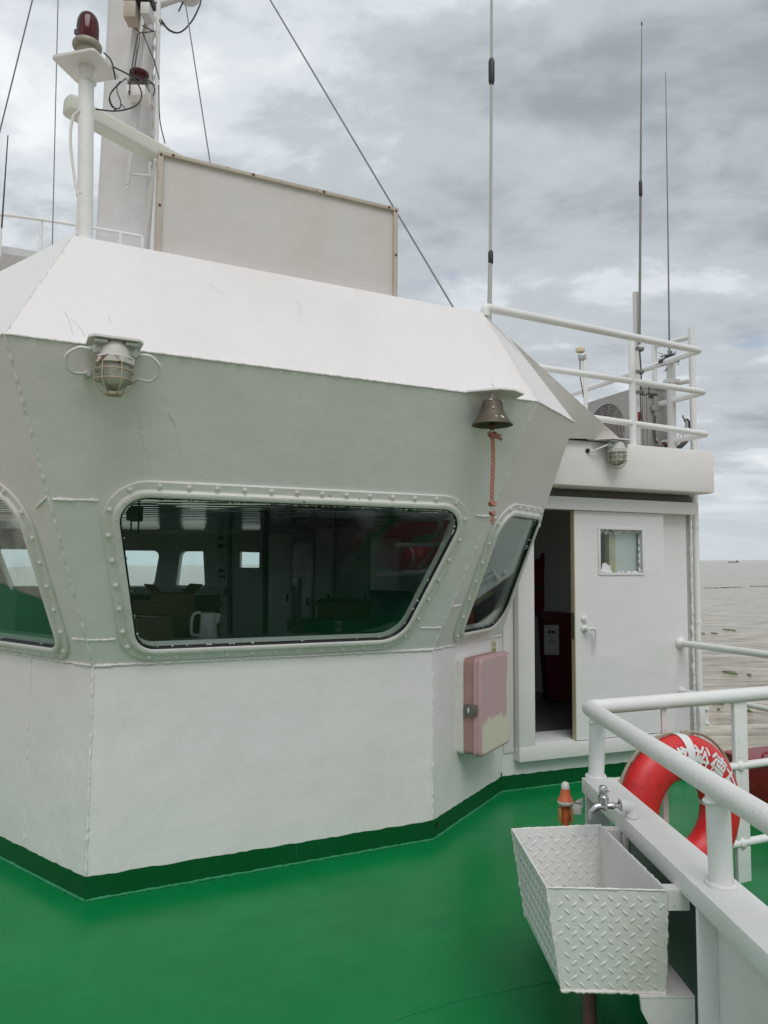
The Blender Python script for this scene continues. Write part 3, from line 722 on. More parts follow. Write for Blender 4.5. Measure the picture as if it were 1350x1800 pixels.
# steel cup and paper on the ledge
cpb = pZ(595, 1110, 1.121)
CP = thing('steel_cup', cpb, 'small shiny steel cup on the inner ledge of the wide front window', 'cup')
obj('cup_body', MB().lathe(cpb, Z, [(.022, 0), (.026, .004), (.029, .075), (.030, .078), (.027, .078), (.024, .01), (0, .01)], 20), 'steel', CP)
obj('cup_band', MB().lathe(cpb, Z, [(.0295, .03), (.0297, .034), (.0297, .044), (.0295, .048)], 20), 'ink', CP)
pp = pZ(668, 1108, 1.123)
pm = MB(); gx = 9
for i in range(gx+1):
    for j in range(5):
        a = (i/gx-.5)*.34; b = (j/4-.5)*.2
        pm.add([pp+uf*a-nf*b+Z*(.055*max(0, i/gx-.25)**1.4*(1+.5*(j/4))+.002)], [])
for i in range(gx):
    for j in range(4): q = i*5+j; pm.f.append((q, q+1, q+6, q+5))
one('curled_chart', pm, 'paper', 'curled white paper chart lying on the ledge at the right of the wide front window', 'paper', loc=pp)
# cartons at the left
for i, (x, y, Yd, sx, sy, sz, rz, lab) in enumerate([(262, 1110, 5.6, .30, .3, .24, .3, 'closed brown carton behind the lower left corner of the wide front window'), (302, 1108, 6.1, .26, .3, .30, .6, 'open brown carton with raised flaps left of the kettle'), (40, 1110, 5.0, .32, .3, .34, -.5, 'brown carton with white taped lid behind the left cut off window')]):
    p = pY(x, y, Yd); p = pZ(x, y, 1.121) if i != 2 else p
    if i == 2: p = A-ul*.75-nl*.75+Z*.98
    t = thing('carton', p, lab, 'carton', 'cartons inside the wheelhouse'); U, F_ = V((cos(rz), sin(rz), 0)), V((-sin(rz), cos(rz), 0))
    obj('carton_body', MB().box(p+Z*sz/2, U, F_, Z, sx/2, sy/2, sz/2, .003), 'carton', t)
    if i == 1:
        for s_ in (-1, 1): obj('flap', MB().prism([p+Z*sz+U*(s_*sx/2)-F_*sy/2, p+Z*sz+U*(s_*sx/2)+F_*sy/2, p+Z*(sz+.07)+U*(s_*sx*.75)+F_*sy/2, p+Z*(sz+.07)+U*(s_*sx*.75)-F_*sy/2], V((0, 0, .004))), 'carton', t)
    else: obj('tape', MB().box(p+Z*(sz+.001), U, F_, Z, sx/2, .03, .001), 'paper', t)
bk = thing('carton_bench', A-ul*.75-nl*.75+Z*.28, 'low dark bench under the carton behind the left window', 'bench')
obj('bench_top', MB().box(A-ul*1.1-nl*.75+Z*.965, ul, nl, Z, 1.0, .3, .015), 'lining_dark', bk)
for a in (-.9, .9): obj('bench_side', MB().box(A-ul*(1.1+a)-nl*.75+Z*.615, ul, nl, Z, .02, .28, .335), 'lining_dark', bk)
om = pP(829, 1092, B-nc*.14, nc); om.z = 1.16
OM = thing('orange_wand', om, 'orange plastic wand standing inside the narrow slanting window', 'wand')
obj('tube', MB().lathe(om, Z, [(.016, 0), (.018, .01), (.018, .15), (.012, .165), (0, .17)], 14), 'orange_plastic', OM)
obj('base', MB().lathe(om-Z*.012, Z, [(.035, 0), (.035, .008), (.018, .016)], 16), 'black_rubber', OM)
obj('narrow_ledge', MB().prism([B+uc*.1-nc*.06+Z*1.118, C-uc*.1-nc*.06+Z*1.118, C-uc*.15-nc*.3+Z*1.118, B+uc*.2-nc*.3+Z*1.118], Z*.028), 'lining', IN)
cs0 = pY(237, 903, 5.6)
CS = thing('ceiling_fitting', cs0, 'small black fitting hanging from the strip ceiling near the window corner', 'fitting')
obj('fitting_body', MB().box(cs0, X, Y, Z, .05, .05, .055, .012), 'black_rubber', CS)
for a in (-.025, .03): obj('hanging_rod', MB().tube([cs0+X*a-Z*.14, cs0+X*a, V((cs0.x+a, cs0.y, CZ+.02))], .007, 6), 'black_rubber', CS)
obj('foot_bar', MB().box(cs0-X*.02-Z*.145, X, Y, Z, .06, .012, .006), 'black_rubber', CS)
# partition of lockers and doors in the right half
def locker(x0, x1, y0, y1, Yd, label, mat='locker_grey', papers=()):
    a, b = pY(x0, y0, Yd), pY(x1, y1, Yd)
    t = thing('tall_locker', V(((a.x+b.x)/2, Yd, .28)), label, 'locker', 'lockers inside the wheelhouse'); zt_ = a.z; zb = .28
    obj('locker_body', MB().box(V(((a.x+b.x)/2, Yd+.2, (zt_+zb)/2)), X, Y, Z, (b.x-a.x)/2, .2, (zt_-zb)/2, .006), mat, t)
    d_ = obj('locker_door', MB().box(V(((a.x+b.x)/2, Yd-.012, (zt_+zb)/2)), X, Y, Z, (b.x-a.x)/2-.02, .01, (zt_-zb)/2-.03, .004), mat, t)
    obj('door_handle', MB().box(V((b.x-.07, Yd-.035, 1.15)), X, Y, Z, .012, .015, .06, .004), 'black_rubber', d_)
    for (px, py, w_, h_) in papers:
        q = pY(px, py, Yd); obj('notice', MB().box(V((q.x, Yd-.0245, q.z)), X, Y, Z, w_, .001, h_), 'paper', d_)
    return t
locker(516, 549, 955, 1090, 10.6, 'grey locker with pinned notices left of the wide window middle', papers=[(522, 985, .06, .11), (525, 1010, .05, .06), (543, 1000, .06, .14)])
locker(474, 513, 940, 1090, 11.8, 'pale locker directly behind the slatted armchair')
locker(556, 585, 930, 1090, 11.4, 'plain grey locker near the middle of the wide front window')
locker(652, 704, 945, 1100, 10.0, 'grey locker with a notice above the navy chair', papers=[(671, 990, .075, .10)])
locker(590, 650, 925, 1080, 11.6, 'wide grey locker behind the wooden counter', papers=[(640, 1000, .06, .02), (640, 1012, .06, .02)])
ct = pY(625, 1058, 9.6)
CT = thing('wooden_counter', V((ct.x, ct.y, .28)), 'brown wooden counter in the middle of the room behind the wide window', 'counter')
obj('counter_top', MB().box(V((ct.x, ct.y, ct.z)), X, Y, Z, .48, .4, .02, .005), 'wood_brown', CT)
obj('counter_body', MB().box(V((ct.x, ct.y, (ct.z-.02+.28)/2)), X, Y, Z, .44, .36, (ct.z-.02-.28)/2), 'wood_brown', CT)
tb = pY(575, 1098, 8.2)
TB = thing('teal_bench_seat', V((tb.x, 8.2, .28)), 'low teal vinyl bench seat behind the steel cup', 'bench')
obj('cushion', MB().box(V((tb.x, 8.2, tb.z)), X, Y, Z, .42, .16, .06, .03), 'teal_vinyl', TB)
obj('bench_base', MB().box(V((tb.x, 8.2, (tb.z-.06+.28)/2)), X, Y, Z, .39, .13, (tb.z-.06-.28)/2), 'lining_dark', TB)
p = pY(690, 1020, 10.0)
# seen through the open door: air conditioner, life jackets, bin with notice
p = pY(985, 942, 8.4)
AI = thing('indoor_air_conditioner', p, 'white wall air conditioner high inside the open doorway', 'air conditioner')
obj('casing', MB().box(p+X*.2, X, Y, Z, .40, .10, .145, .05), 'locker_grey', AI)
obj('label_strip', MB().box(p-X*.12-Y*.102+Z*.03, X, Y, Z, .035, .001, .07), 'ink', AI)
bw = pY(960, 1000, 8.55)
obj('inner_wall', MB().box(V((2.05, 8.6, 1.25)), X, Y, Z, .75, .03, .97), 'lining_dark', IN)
for i, (x, y, w_, h_) in enumerate([(962, 1030, .15, .30), (990, 1020, .15, .34)]):
    p = pY(x, y, 8.35); t = thing('life_jacket', p, ['red life jacket hanging left, inside the open doorway', 'red life jacket hanging right, beside the door edge'][i], 'life jacket', 'life jackets in the doorway')
    obj('vest', MB().box(p, X, Y, Z, w_, .07, h_, .06), 'red_jacket', t)
    obj('collar', MB().box(p+Z*(h_-.02), X, Y, Z, w_*.5, .085, .09, .04), 'red_jacket', t)
    obj('strap', MB().box(p-Z*.02-Y*.002, X, Y, Z, w_+.004, .073, .02, .005), 'black_rubber', t)
p = pY(985, 1150, 7.9)
BN = thing('red_bin', V((p.x, 7.9, .3)), 'red plastic bin with a white paper notice, inside the doorway', 'bin')
bt_ = pY(985, 1080, 7.9)
obj('bin_body', MB().loft([[V((p.x+a*s_, 7.9+b*s_, z_)) for a, b in ((-.2, -.18), (.2, -.18), (.2, .18), (-.2, .18))] for s_, z_ in ((.75, .3), (1, bt_.z-.04))], True), 'bin_red', BN)
obj('bin_lid', MB().box(V((p.x, 7.9, bt_.z-.01)), X, Y, Z, .225, .205, .03, .01), 'bin_red', BN)
q = pY(970, 1125, 7.7)
no = obj('notice', MB().box(V((q.x, 7.715, q.z)), X, Y, Z, .075, .002, .15), 'paper', BN)
for i, (dx, dz, w_, h_) in enumerate([(-.02, .08, .014, .014), (.02, .08, .016, .014), (-.03, -.01, .006, .006), (0, .0, .006, .006), (.03, -.01, .006, .006), (.015, -.02, .006, .006), (-.015, -.02, .006, .006), (0, .05, .006, .003)]):
    obj('print_mark', MB().box(V((q.x+dx, 7.7125, q.z+dz)), X, Y, Z, w_, .0008, h_), 'ink', BN)

# ================================================================== fittings on the wheelhouse front
def caged_lamp(base, n, u, label, s=1., cage='rust_wire', coll='collar_paint'):
    """bulkhead lamp hanging under a small bracket plate; base = centre of the plate's inner edge on the brim"""
    t = thing('caged_lamp', base, label, 'lamp', 'caged deck lamps'); c = base+n*.085*s
    pl_ = [base-u*.108*s+n*.0, base+u*.108*s+n*.0, base+u*.108*s+n*.11*s, base+u*.085*s+n*.145*s, base-u*.085*s+n*.145*s, base-u*.108*s+n*.11*s]
    obj('bracket_plate', MB().prism(pl_, V((0, 0, .009))), 'white_paint', t, angle=20)
    z0 = base-Z*.004
    c = base+n*.08*s-Z*.003
    obj('lamp_housing', MB().lathe(c, -Z, [(.0, 0), (.040*s, .0), (.05*s, .012*s), (.058*s, .03*s), (.062*s, .058*s), (.075*s, .062*s), (.077*s, .07*s)], 22), 'fixture_white', t)
    for a in (-1, 1):
        obj('lug', MB().box(c+u*a*.060*s+n*.03*s-Z*.008*s, u, n, Z, .026*s, .018*s, .006*s, .003), 'fixture_white', t)
        obj('gland', MB().lathe(c+u*a*.05*s-Z*.035*s, u*a, [(.018*s, 0), (.018*s, .02*s), (.024*s, .022*s), (.024*s, .036*s), (.012*s, .038*s), (.012*s, .05*s)], 8), 'fixture_white', t)
    obj('collar', MB().lathe(c, -Z, [(.070*s, .066*s), (.080*s, .068*s), (.080*s, .092*s), (.072*s, .096*s)], 8), coll, t)
    g = obj('glass_dome', MB().lathe(c, -Z, [(.062*s, .09*s), (.064*s, .13*s), (.062*s, .155*s), (.050*s, .178*s), (.028*s, .194*s), (0, .20*s)], 24), 'lamp_glass', t)
    obj('bulb', MB().lathe(c, -Z, [(.012*s, .08*s), (.018*s, .10*s), (.026*s, .13*s), (.02*s, .15*s), (0, .158*s)], 14), 'lens_white', g)
    cg = MB()
    for zz in (.118, .158): cg.tube([c-Z*zz*s+(u*cos(q)+n*sin(q))*.074*s for q in [2*pi*i/24 for i in range(24)]], .0028*s, 6, closed=True)
    for i in range(6):
        q = i*pi/3+.26; d = u*cos(q)+n*sin(q)
        cg.tube(spline([c+d*.074*s-Z*.09*s, c+d*.074*s-Z*.158*s, c+d*.058*s-Z*.195*s, c+d*.032*s-Z*.215*s], 5), .0026*s, 6)
    cg.lathe(c, -Z, [(.034*s, .211*s), (.036*s, .214*s), (.034*s, .219*s), (.0, .219*s)], 16)
    obj('wire_cage', cg, cage, t)
    return t, c
b1 = Ak+uf*(-.035)+vf*1.612
t, c = caged_lamp(b1, nf, uf, 'caged glass lamp with peeling collar under the brim at the upper left', 1.0)
for a in (-1, 1):
    e = c+uf*a*.10-Z*.035; wl = b1+uf*a*.095-Z*.115-nf*.055
    cb = obj('cable', MB().tube(spline([e, e+uf*a*.045-Z*.004, e+uf*a*.085-Z*.038-nf*.03, e+uf*a*.062-Z*.088-nf*.07, wl+nf*.015, wl]), .0068, 8), 'white_paint', t)
    obj('cable_gland', MB().lathe(wl-nf*.01, nf-uf*a*.1, [(.016, 0), (.016, .02), (.011, .034)], 10), 'fixture_white', cb)
# bell on its bracket
b2 = Ak+uf*1.905+vf*1.612
BL = thing('ship_bell', b2, 'small weathered bronze bell with clapper hanging below the brim', 'bell')
obj('bell_bracket', MB().prism([b2-uf*.19, b2+uf*.14, b2+uf*.12+nf*.10, b2+uf*.02+nf*.15, b2-uf*.06+nf*.14], V((0, 0, .009))), 'white_paint', BL, angle=20)
bc = b2+nf*.055-uf*.055
obj('hanger', MB().tube(spline([bc+Z*.05, bc+Z*.022+uf*.012, bc-Z*.03+uf*.012]), .004, 6).tube([bc-Z*.0, bc-Z*.045], .008, 8), 'white_worn', BL)
BS = .97
bo = obj('bell_body', MB().lathe(bc-Z*.04, -Z, [(0, 0), (.040*BS, .0), (.052*BS, .006), (.056*BS, .018), (.062*BS, .05), (.072*BS, .075), (.09*BS, .105), (.107*BS, .124), (.112*BS, .133), (.108*BS, .134), (.088*BS, .112), (.066*BS, .08), (.055*BS, .05), (.05*BS, .02), (0, .016)], 36), 'bronze', BL)
fl = MB()
for q, h, r in ((3.9, .008, .055), (4.2, .05, .0625), (4.35, .102, .0875), (4.7, .1, .0865), (4.05, .006, .053), (5.9, .05, .0625), (4.75, .106, .091), (5.6, .006, .053)):
    d = uf*cos(q)+nf*(-sin(q)); fl.ball(bc-Z*(.04+h)+d*r, random.uniform(.004, .008), 6)
obj('paint_flecks', fl, 'paint_fleck', bo, 'stuff')
obj('clapper', MB().tube([bc-Z*.06, bc-Z*.165], .006, 8).ball(bc-Z*.178, .021, 14), 'rust', BL)
rl0 = bc-Z*.20
obj('shackle', MB().tube([rl0+V((.009*cos(q), 0, .014*sin(q))) for q in [2*pi*i/14 for i in range(14)]], .0022, 6, closed=True), 'wire_dark', BL)
# plaited bell rope: three strands
RP = thing('bell_rope', rl0-Z*.43, 'frayed pink plaited rope with knots hanging from the bell', 'rope')
rt = rl0-Z*.012
for k in range(3):
    pts = []
    for i in range(91):
        q = i/90; ph = q*34+k*2*pi/3; wv = V((.004*sin(q*5), 0, 0))
        pts.append(rt-Z*(.385*q)+V((.0058*cos(ph), .0058*sin(ph), 0))+wv)
    obj('strand', MB().tube(pts, .0058, 7, jit=.14), 'rope_pink', RP)
def knot(p, r):
    return obj('knot', MB().tube([p+V((r*cos(q)*(1+.3*cos(2*q)), r*sin(q), r*.7*sin(2*q+.4))) for q in [2*pi*i/20 for i in range(20)]], r*.55, 8, closed=True, jit=.1).ball(p, r*.8, 10), 'rope_pink', RP)
knot(rt-Z*.01, .014); knot(rt-Z*.375, .013); knot(rt-Z*.425, .011)
fx = MB()
for i in range(9):
    a = rt-Z*.02; d = V((random.uniform(.03, .06), random.uniform(-.02, .02), random.uniform(-.025, .012)))
    fx.tube([a, a+d*.6+Z*.004, a+d], [.006, .005, .002], 5)
for i in range(12):
    a = rt-Z*.43; d = V((random.uniform(-.016, .016), random.uniform(-.016, .016), -random.uniform(.03, .06)))
    fx.tube([a, a+d*.5, a+d], [.005, .004, .0015], 5)
obj('frayed_end', fx, 'rope_pink', RP, 'stuff')
# lamp over the door
b3 = C+ud*.83+nd*.25+Z*2.612
t, c = caged_lamp(b3+Z*.002, nd, ud, 'caged lamp with cream glass on the fascia over the sliding door', .95, 'cream_wire', 'fixture_white')
obj('bracket_wing', MB().prism([b3-ud*.22+Z*.0025, b3-ud*.10+Z*.0025, b3-ud*.10+nd*.13+Z*.0025], V((0, 0, .0085))), 'white_paint', t)
cbl = c-ud*.09-Z*.034
cb = obj('cable', MB().tube(spline([cbl, cbl-ud*.03-Z*.012, cbl-ud*.11-Z*.05-nd*.05, c-ud*.215-Z*.075-nd*.075]), .007, 8), 'white_paint', t)
obj('cable_gland', MB().lathe(c-ud*.22-Z*.077-nd*.085, nd, [(.017, 0), (.017, .022), (.01, .03)], 10), 'black_rubber', cb)
# pink weathered equipment box on the angled wall
pb0 = B+uc*.345+Z*.44
PB = thing('equipment_box', pb0, 'faded pink fibreglass box with metal latch on the angled wall', 'box')
pw, ph_, pd = .515, .615, .172
def PBX(u, z, d): return pb0+uc*u+Z*z+nc*d
def rrect(u0, u1, z0, z1, r, d, seg=5): return [PBX(a, b, d) for a, b in rpoly([(u0, z0), (u1, z0), (u1, z1), (u0, z1)], [r]*4, 0, seg)]
obj('back_shell', MB().loft([rrect(-.006, pw+.006, -.004, ph_+.004, .035, d) for d in (.0, .05)], True), 'white_worn', PB)
obj('body_shell', MB().loft([rrect(0, pw, .0, ph_, .035, d) for d in (.05, .118)], True), 'pink_side', PB)
lid = obj('lid', MB().loft([rrect(-o, pw+o, -o, ph_+o, .038, d) for o, d in ((.006, .121), (.009, .124), (.009, .138), (.004, .142), (.004, .147), (.007, .150), (.007, .163), (.0, pd), (-.012, pd+.003))], False), 'pink_rim', PB)
obj('lid_face', MB().loft([rrect(.012, pw-.012, .012, ph_-.012, .03, d) for d in (pd-.01, pd+.003)], True), 'pink_faded', lid)
lt = obj('latch', MB().box(PBX(-.016, .29, .105), uc, Z, nc, .008, .035, .04, .003), 'latch_metal', PB)
obj('latch_tongue', MB().box(PBX(-.022, .29, .128), uc, Z, nc, .007, .036, .022, .004), 'latch_metal', lt)
obj('latch_eye', MB().box(PBX(-.0265, .29, .096), uc, Z, nc, .002, .016, .006, .002), 'paint_fleck', lt)
for z_ in (.12, .49): obj('hinge', MB().tube([PBX(pw+.008, z_-.03, .11), PBX(pw+.008, z_+.03, .11)], .008, 8), 'pink_rim', PB)
# small safety sticker above it
stc = pP(868, 1137, B+nc*.002, nc)
SK = thing('safety_sticker', stc, 'tiny yellow safety sticker with red and green triangles above the pink box', 'sticker')
obj('sticker_base', MB().box(stc, uc, Z, nc, .038, .042, .0012), 'gps_cream', SK)
simple('st_red', (.5, .02, .02), .5); simple('st_green', (.01, .22, .07), .5)
obj('red_triangle', MB().prism([stc+nc*.0014+uc*.002-Z*.026, stc+nc*.0014-uc*.026-Z*.006, stc+nc*.0014-uc*.022-Z*.038], nc*.0006), 'st_red', SK)
obj('green_triangle', MB().prism([stc+nc*.0014+uc*.004-Z*.026, stc+nc*.0014+uc*.032-Z*.004, stc+nc*.0014+uc*.032-Z*.038], nc*.0006), 'st_green', SK)
obj('print_mark', MB().box(stc+nc*.0015-uc*.018+Z*.018, uc, Z, nc, .008, .003, .0004).box(stc+nc*.0015+uc*.018+Z*.016, uc, Z, nc, .005, .009, .0004), 'ink', SK)

# ================================================================== railings on deck
RZ = .97
P0 = pZ(1034, 1244, RZ); P1 = pZ(1350, 1441, RZ); rdir = (P1-P0).normalized()
PT = pZ(1350, 1218, RZ); tdir = (PT-P0).normalized()
Pe = P0+rdir*4.2; Te = P0+tdir*2.6
bl0, bl1 = pZ(1024, 1368, .68), pZ(1350, 1678, .68); bdir = (bl1-bl0).normalized(); bn_ = Z.cross(bdir)
if bn_.x < 0: bn_ = -bn_
RL = thing('near_railing', P0-Z*RZ, 'thick white pipe railing on a flat coaming beam, nearest the camera at right', 'railing')
obj('handrail', MB().tube(arc([Te, P0, Pe], .05, 8), .037, 18), 'white_pipe', RL)
bmid0 = bl0+bn_*.075-bdir*.02; bmid1 = bl0+bn_*.075+bdir*4.2
bc_ = (bmid0+bmid1)/2-Z*.034
obj('coaming_beam', MB().box(bc_, bdir, bn_, Z, (bmid1-bmid0).length/2, .0745, .034, .007), 'white_pipe', RL)
pw0 = pZ(1048, 1366, .68); pw1 = pZ(1268, 1555, .68)
for q in (pw0, pw1, pw1+bdir*1.35):
    top = q+Z*(RZ-.68); 
    # posts meet the rail above the beam
    k = (q-P0).dot(rdir); onr = P0+rdir*max(.03, k)
    po = obj('post', MB().tube([q, V((onr.x*.5+q.x*.5, onr.y*.5+q.y*.5, .82)), V((onr.x, onr.y, RZ-.02))], .036, 16), 'white_pipe', RL)
    wr = [q+V((.040*cos(a), .040*sin(a), .004)) for a in [2*pi*i/30 for i in range(30)]]
    obj('weld_ring', MB().tube(wr, .0085, 7, closed=True, jit=.35), 'white_pipe', po, angle=80)
    wr2 = [V((onr.x+.037*cos(a), onr.y+.037*sin(a), RZ-.030-.012*abs((V((cos(a), sin(a), 0))).dot(bn_)))) for a in [2*pi*i/30 for i in range(30)]]
    obj('weld_ring', MB().tube(wr2, .0065, 7, closed=True, jit=.35), 'white_pipe', po, angle=80)
# bulwark plate, end post and stiffeners under the beam
obj('end_plate', MB().box(bmid0+bdir*.03-bn_*.01-Z*.37, bn_, bdir, Z, .055, .008, .305), 'white_paint', RL)
s0 = pZ(1245, 1597, .61)
sk_ = bl0+bdir*((s0-bl0).dot(bdir)); sk_.z = 0
nb = (xyz0 := V((bmid1.x, bmid1.y, 0))-V((sk_.x, sk_.y, 0))-bn_*.075).dot(bdir)/2
obj('bulwark_plate', MB().box(sk_+bn_*.072+bdir*(nb+.004)+Z*.305, bdir, bn_, Z, nb, .008, .305), 'white_paint', RL)
fb = (sk_-V((bmid0.x, bmid0.y, 0))).dot(bdir)/2
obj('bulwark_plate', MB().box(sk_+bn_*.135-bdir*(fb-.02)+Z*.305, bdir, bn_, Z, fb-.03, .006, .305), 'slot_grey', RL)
stf = obj('stiffener', MB().box(sk_+bn_*.034+Z*.306, bn_, bdir, Z, .03, .008, .305, .002), 'white_paint', RL)
weld(RL, sk_+bn_*.064-bdir*.009+Z*.02, sk_+bn_*.064-bdir*.009+Z*.6, .006)
weld(RL, sk_+bn_*.095+bdir*.30+Z*.02, sk_+bn_*.095+bdir*.30+Z*.6, .005)
# transverse bars of the same railing
k1 = pZ(1297, 1222, RZ); kb1 = pZ(1311, 1552, 0)
o1 = P0+tdir*((k1-P0).dot(tdir)); o1b = V((o1.x, o1.y, .03))
tn = Z.cross(tdir)
obj('flat_stanchion', MB().box(V((o1.x, o1.y, .475)), tdir, tn, Z, .046, .012, .475, .003), 'white_pipe', RL)
k2 = P0+tdir*((pZ(1170, 1234, RZ)-P0).dot(tdir))
obj('thin_stanchion', MB().box(V((k2.x, k2.y, .475)), tdir, tn, Z, .016, .006, .47, .002), 'pinkish_pipe', RL)
for z_ in (.60, .20):
    a0 = P0+tdir*.10; obj('lower_rail', MB().tube([V((a0.x, a0.y, z_)), V((Te.x, Te.y, z_))], .021, 12), 'white_pipe', RL)
    obj('weld_collar', MB().tube([V((o1.x, o1.y, z_))-tdir*.03, V((o1.x, o1.y, z_))-tdir*.008], [.024, .034], 12), 'white_pipe', RL)
# far railing at the deck edge
FR = thing('deck_edge_railing', DW(1.70, 0), 'three bar white railing running from the door wall along the deck edge', 'railing')
for z_, r in ((1.03, .028), (.64, .02), (.19, .02)):
    a = DW(1.71, z_, .0)
    pp_ = obj('rail', MB().tube([a, a+nd*7.2], r, 14), 'white_pipe', FR)
    obj('wall_flange', MB().lathe(a, nd, [(r*1.6, 0), (r*1.75, .012), (r*1.3, .03), (r*1.05, .04)], 14), 'white_pipe', pp_)
for d in (2.4, 4.4, 6.4): obj('post', MB().tube([DW(1.71, 0, d), DW(1.71, 1.03, d)], .026, 12), 'white_pipe', FR)
# red deck locker
rt0 = pZ(1267, 1321, .34)
RB = thing('red_deck_locker', V((rt0.x, rt0.y, 0)), 'low dark red steel locker on the deck by the edge railing', 'locker')
cc = rt0+ud*.30+nd*.75; cc.z = .16
obj('locker_body', MB().box(cc, ud, nd, Z, .29, .74, .16, .006), 'red_locker', RB)
ldd = obj('locker_lid', MB().box(cc+Z*.172, ud, nd, Z, .30, .75, .0115, .005), 'red_locker', RB)
hp = pZ(1340, 1333, .345)
obj('lid_handle', MB().tube(arc([hp+Z*0, hp+Z*.035+ud*.01, hp+ud*.09+Z*.035, hp+ud*.10], .02), .008, 8), 'red_locker', ldd)

# ================================================================== lifebuoy
ln = -tn if tn.y > 0 else tn                                   # towards the camera side
LC = pP(1195, 1426, P0+ln*.128, tn)
LBY = thing('lifebuoy', V((LC.x, LC.y, LC.z-.37)), 'red lifebuoy ring with white Chinese lettering hung on the railing', 'lifebuoy')
RM, RA, RB_ = .262, .108, .082                                  # ring radius, radial and axial half-widths
le1 = tdir; le2 = Z
def tor(ph, th, ex=0.):
    d = le1*cos(ph)+le2*sin(ph)
    return LC+d*(RM+(RA+ex)*sin(th))+ln*((RB_+ex)*cos(th))
tm = MB(); n1_, n2_ = 96, 28
tm.add([tor(2*pi*i/n1_, 2*pi*j/n2_) for i in range(n1_) for j in range(n2_)], [(i*n2_+j, i*n2_+(j+1) % n2_, ((i+1) % n1_)*n2_+(j+1) % n2_, ((i+1) % n1_)*n2_+j) for i in range(n1_) for j in range(n2_)])
obj('ring', tm, 'buoy_red', LBY, angle=80)
for phd in (89, 9, 187, 268):
    bm_ = MB(); w_ = .075; L1 = 12
    vs = [tor(radians(phd)+(i/L1-.5)*.15, 2*pi*j/36, .003) for i in range(L1+1) for j in range(36)]
    bm_.add(vs, [(i*36+j, i*36+(j+1) % 36, (i+1)*36+(j+1) % 36, (i+1)*36+j) for i in range(L1) for j in range(36)])
    obj('reflective_band', bm_, 'buoy_white', LBY, angle=80)
# lettering wrapped round the ring
def glyph(ch, phc, size, thc=.12):
    cu = bpy.data.curves.new('glyph', 'FONT'); cu.body = ch; cu.size = 1; cu.resolution_u = 2; cu.offset = .018
    to = bpy.data.objects.new('glyph', cu); COL.objects.link(to)
    dg = bpy.context.evaluated_depsgraph_get(); dg.update()
    me = bpy.data.meshes.new_from_object(to.evaluated_get(dg)); bpy.data.objects.remove(to)
    bm = bmesh.new(); bm.from_mesh(me); bmesh.ops.triangulate(bm, faces=bm.faces)
    for _ in range(3):
        es = [e for e in bm.edges if e.calc_length() > .10]
        if es: bmesh.ops.subdivide_edges(bm, edges=es, cuts=1); bmesh.ops.triangulate(bm, faces=bm.faces)
    xs = [v.co.x for v in bm.verts]; ys = [v.co.y for v in bm.verts]
    cx, cy = (min(xs)+max(xs))/2, (min(ys)+max(ys))/2
    vs = []; 
    for v in bm.verts:
        a, b = (v.co.x-cx)*size, (v.co.y-cy)*size
        vs.append(tor(phc-a/(RM+.03), thc+b/.095, .0022))
    mb = MB().add(vs, [tuple(v.index for v in f.verts) for f in bm.faces]); bm.free()
    o = obj('lettering', mb, 'buoy_white', LBY, angle=80); return o
for ch, phd in (('盛', 103), ('裕', 76), ('德', 52), ('友', 30)): glyph(ch, radians(phd), .116)
# grab line round the outside, held by the bands
def rope(name, pts, r, mat, parent, strands=3, pitch=.05):
    L = 0; acc = [0]
    for i in range(1, len(pts)): L += (pts[i]-pts[i-1]).length; acc.append(L)
    m_ = MB()
    for k in range(strands):
        out = []; prev = None
        for i, p in enumerate(pts):
            t = (pts[min(i+1, len(pts)-1)]-pts[max(i-1, 0)]).normalized()
            a = t.orthogonal().normalized() if prev is None else (prev-t*prev.dot(t)).normalized(); prev = a; b = t.cross(a)
            q = acc[i]/pitch*2*pi+k*2*pi/strands; out.append(p+(a*cos(q)+b*sin(q))*r*.55)
        m_.tube(out, r*.6, 6)
    return obj(name, m_, mat, parent, angle=80)
def ringpt(phd, ex, dn=0.): d = le1*cos(radians(phd))+le2*sin(radians(phd)); return LC+d*(RM+RA+ex)+ln*dn
for a0, a1 in ((94, 184), (191, 264), (272, 366), (13, 85)):
    pts = [ringpt(a0+(a1-a0)*i/60, .006+.018*sin(pi*i/60), -.01) for i in range(61)]
    rope('grab_line', pts, .0075, 'rope_tan', LBY)
kn = ringpt(83, .004); rope('lashing', [kn+V((.02*cos(q*.9), .02*sin(q*.9), .006*sin(q*2))) for q in [i*.35 for i in range(60)]], .006, 'rope_tan', LBY)

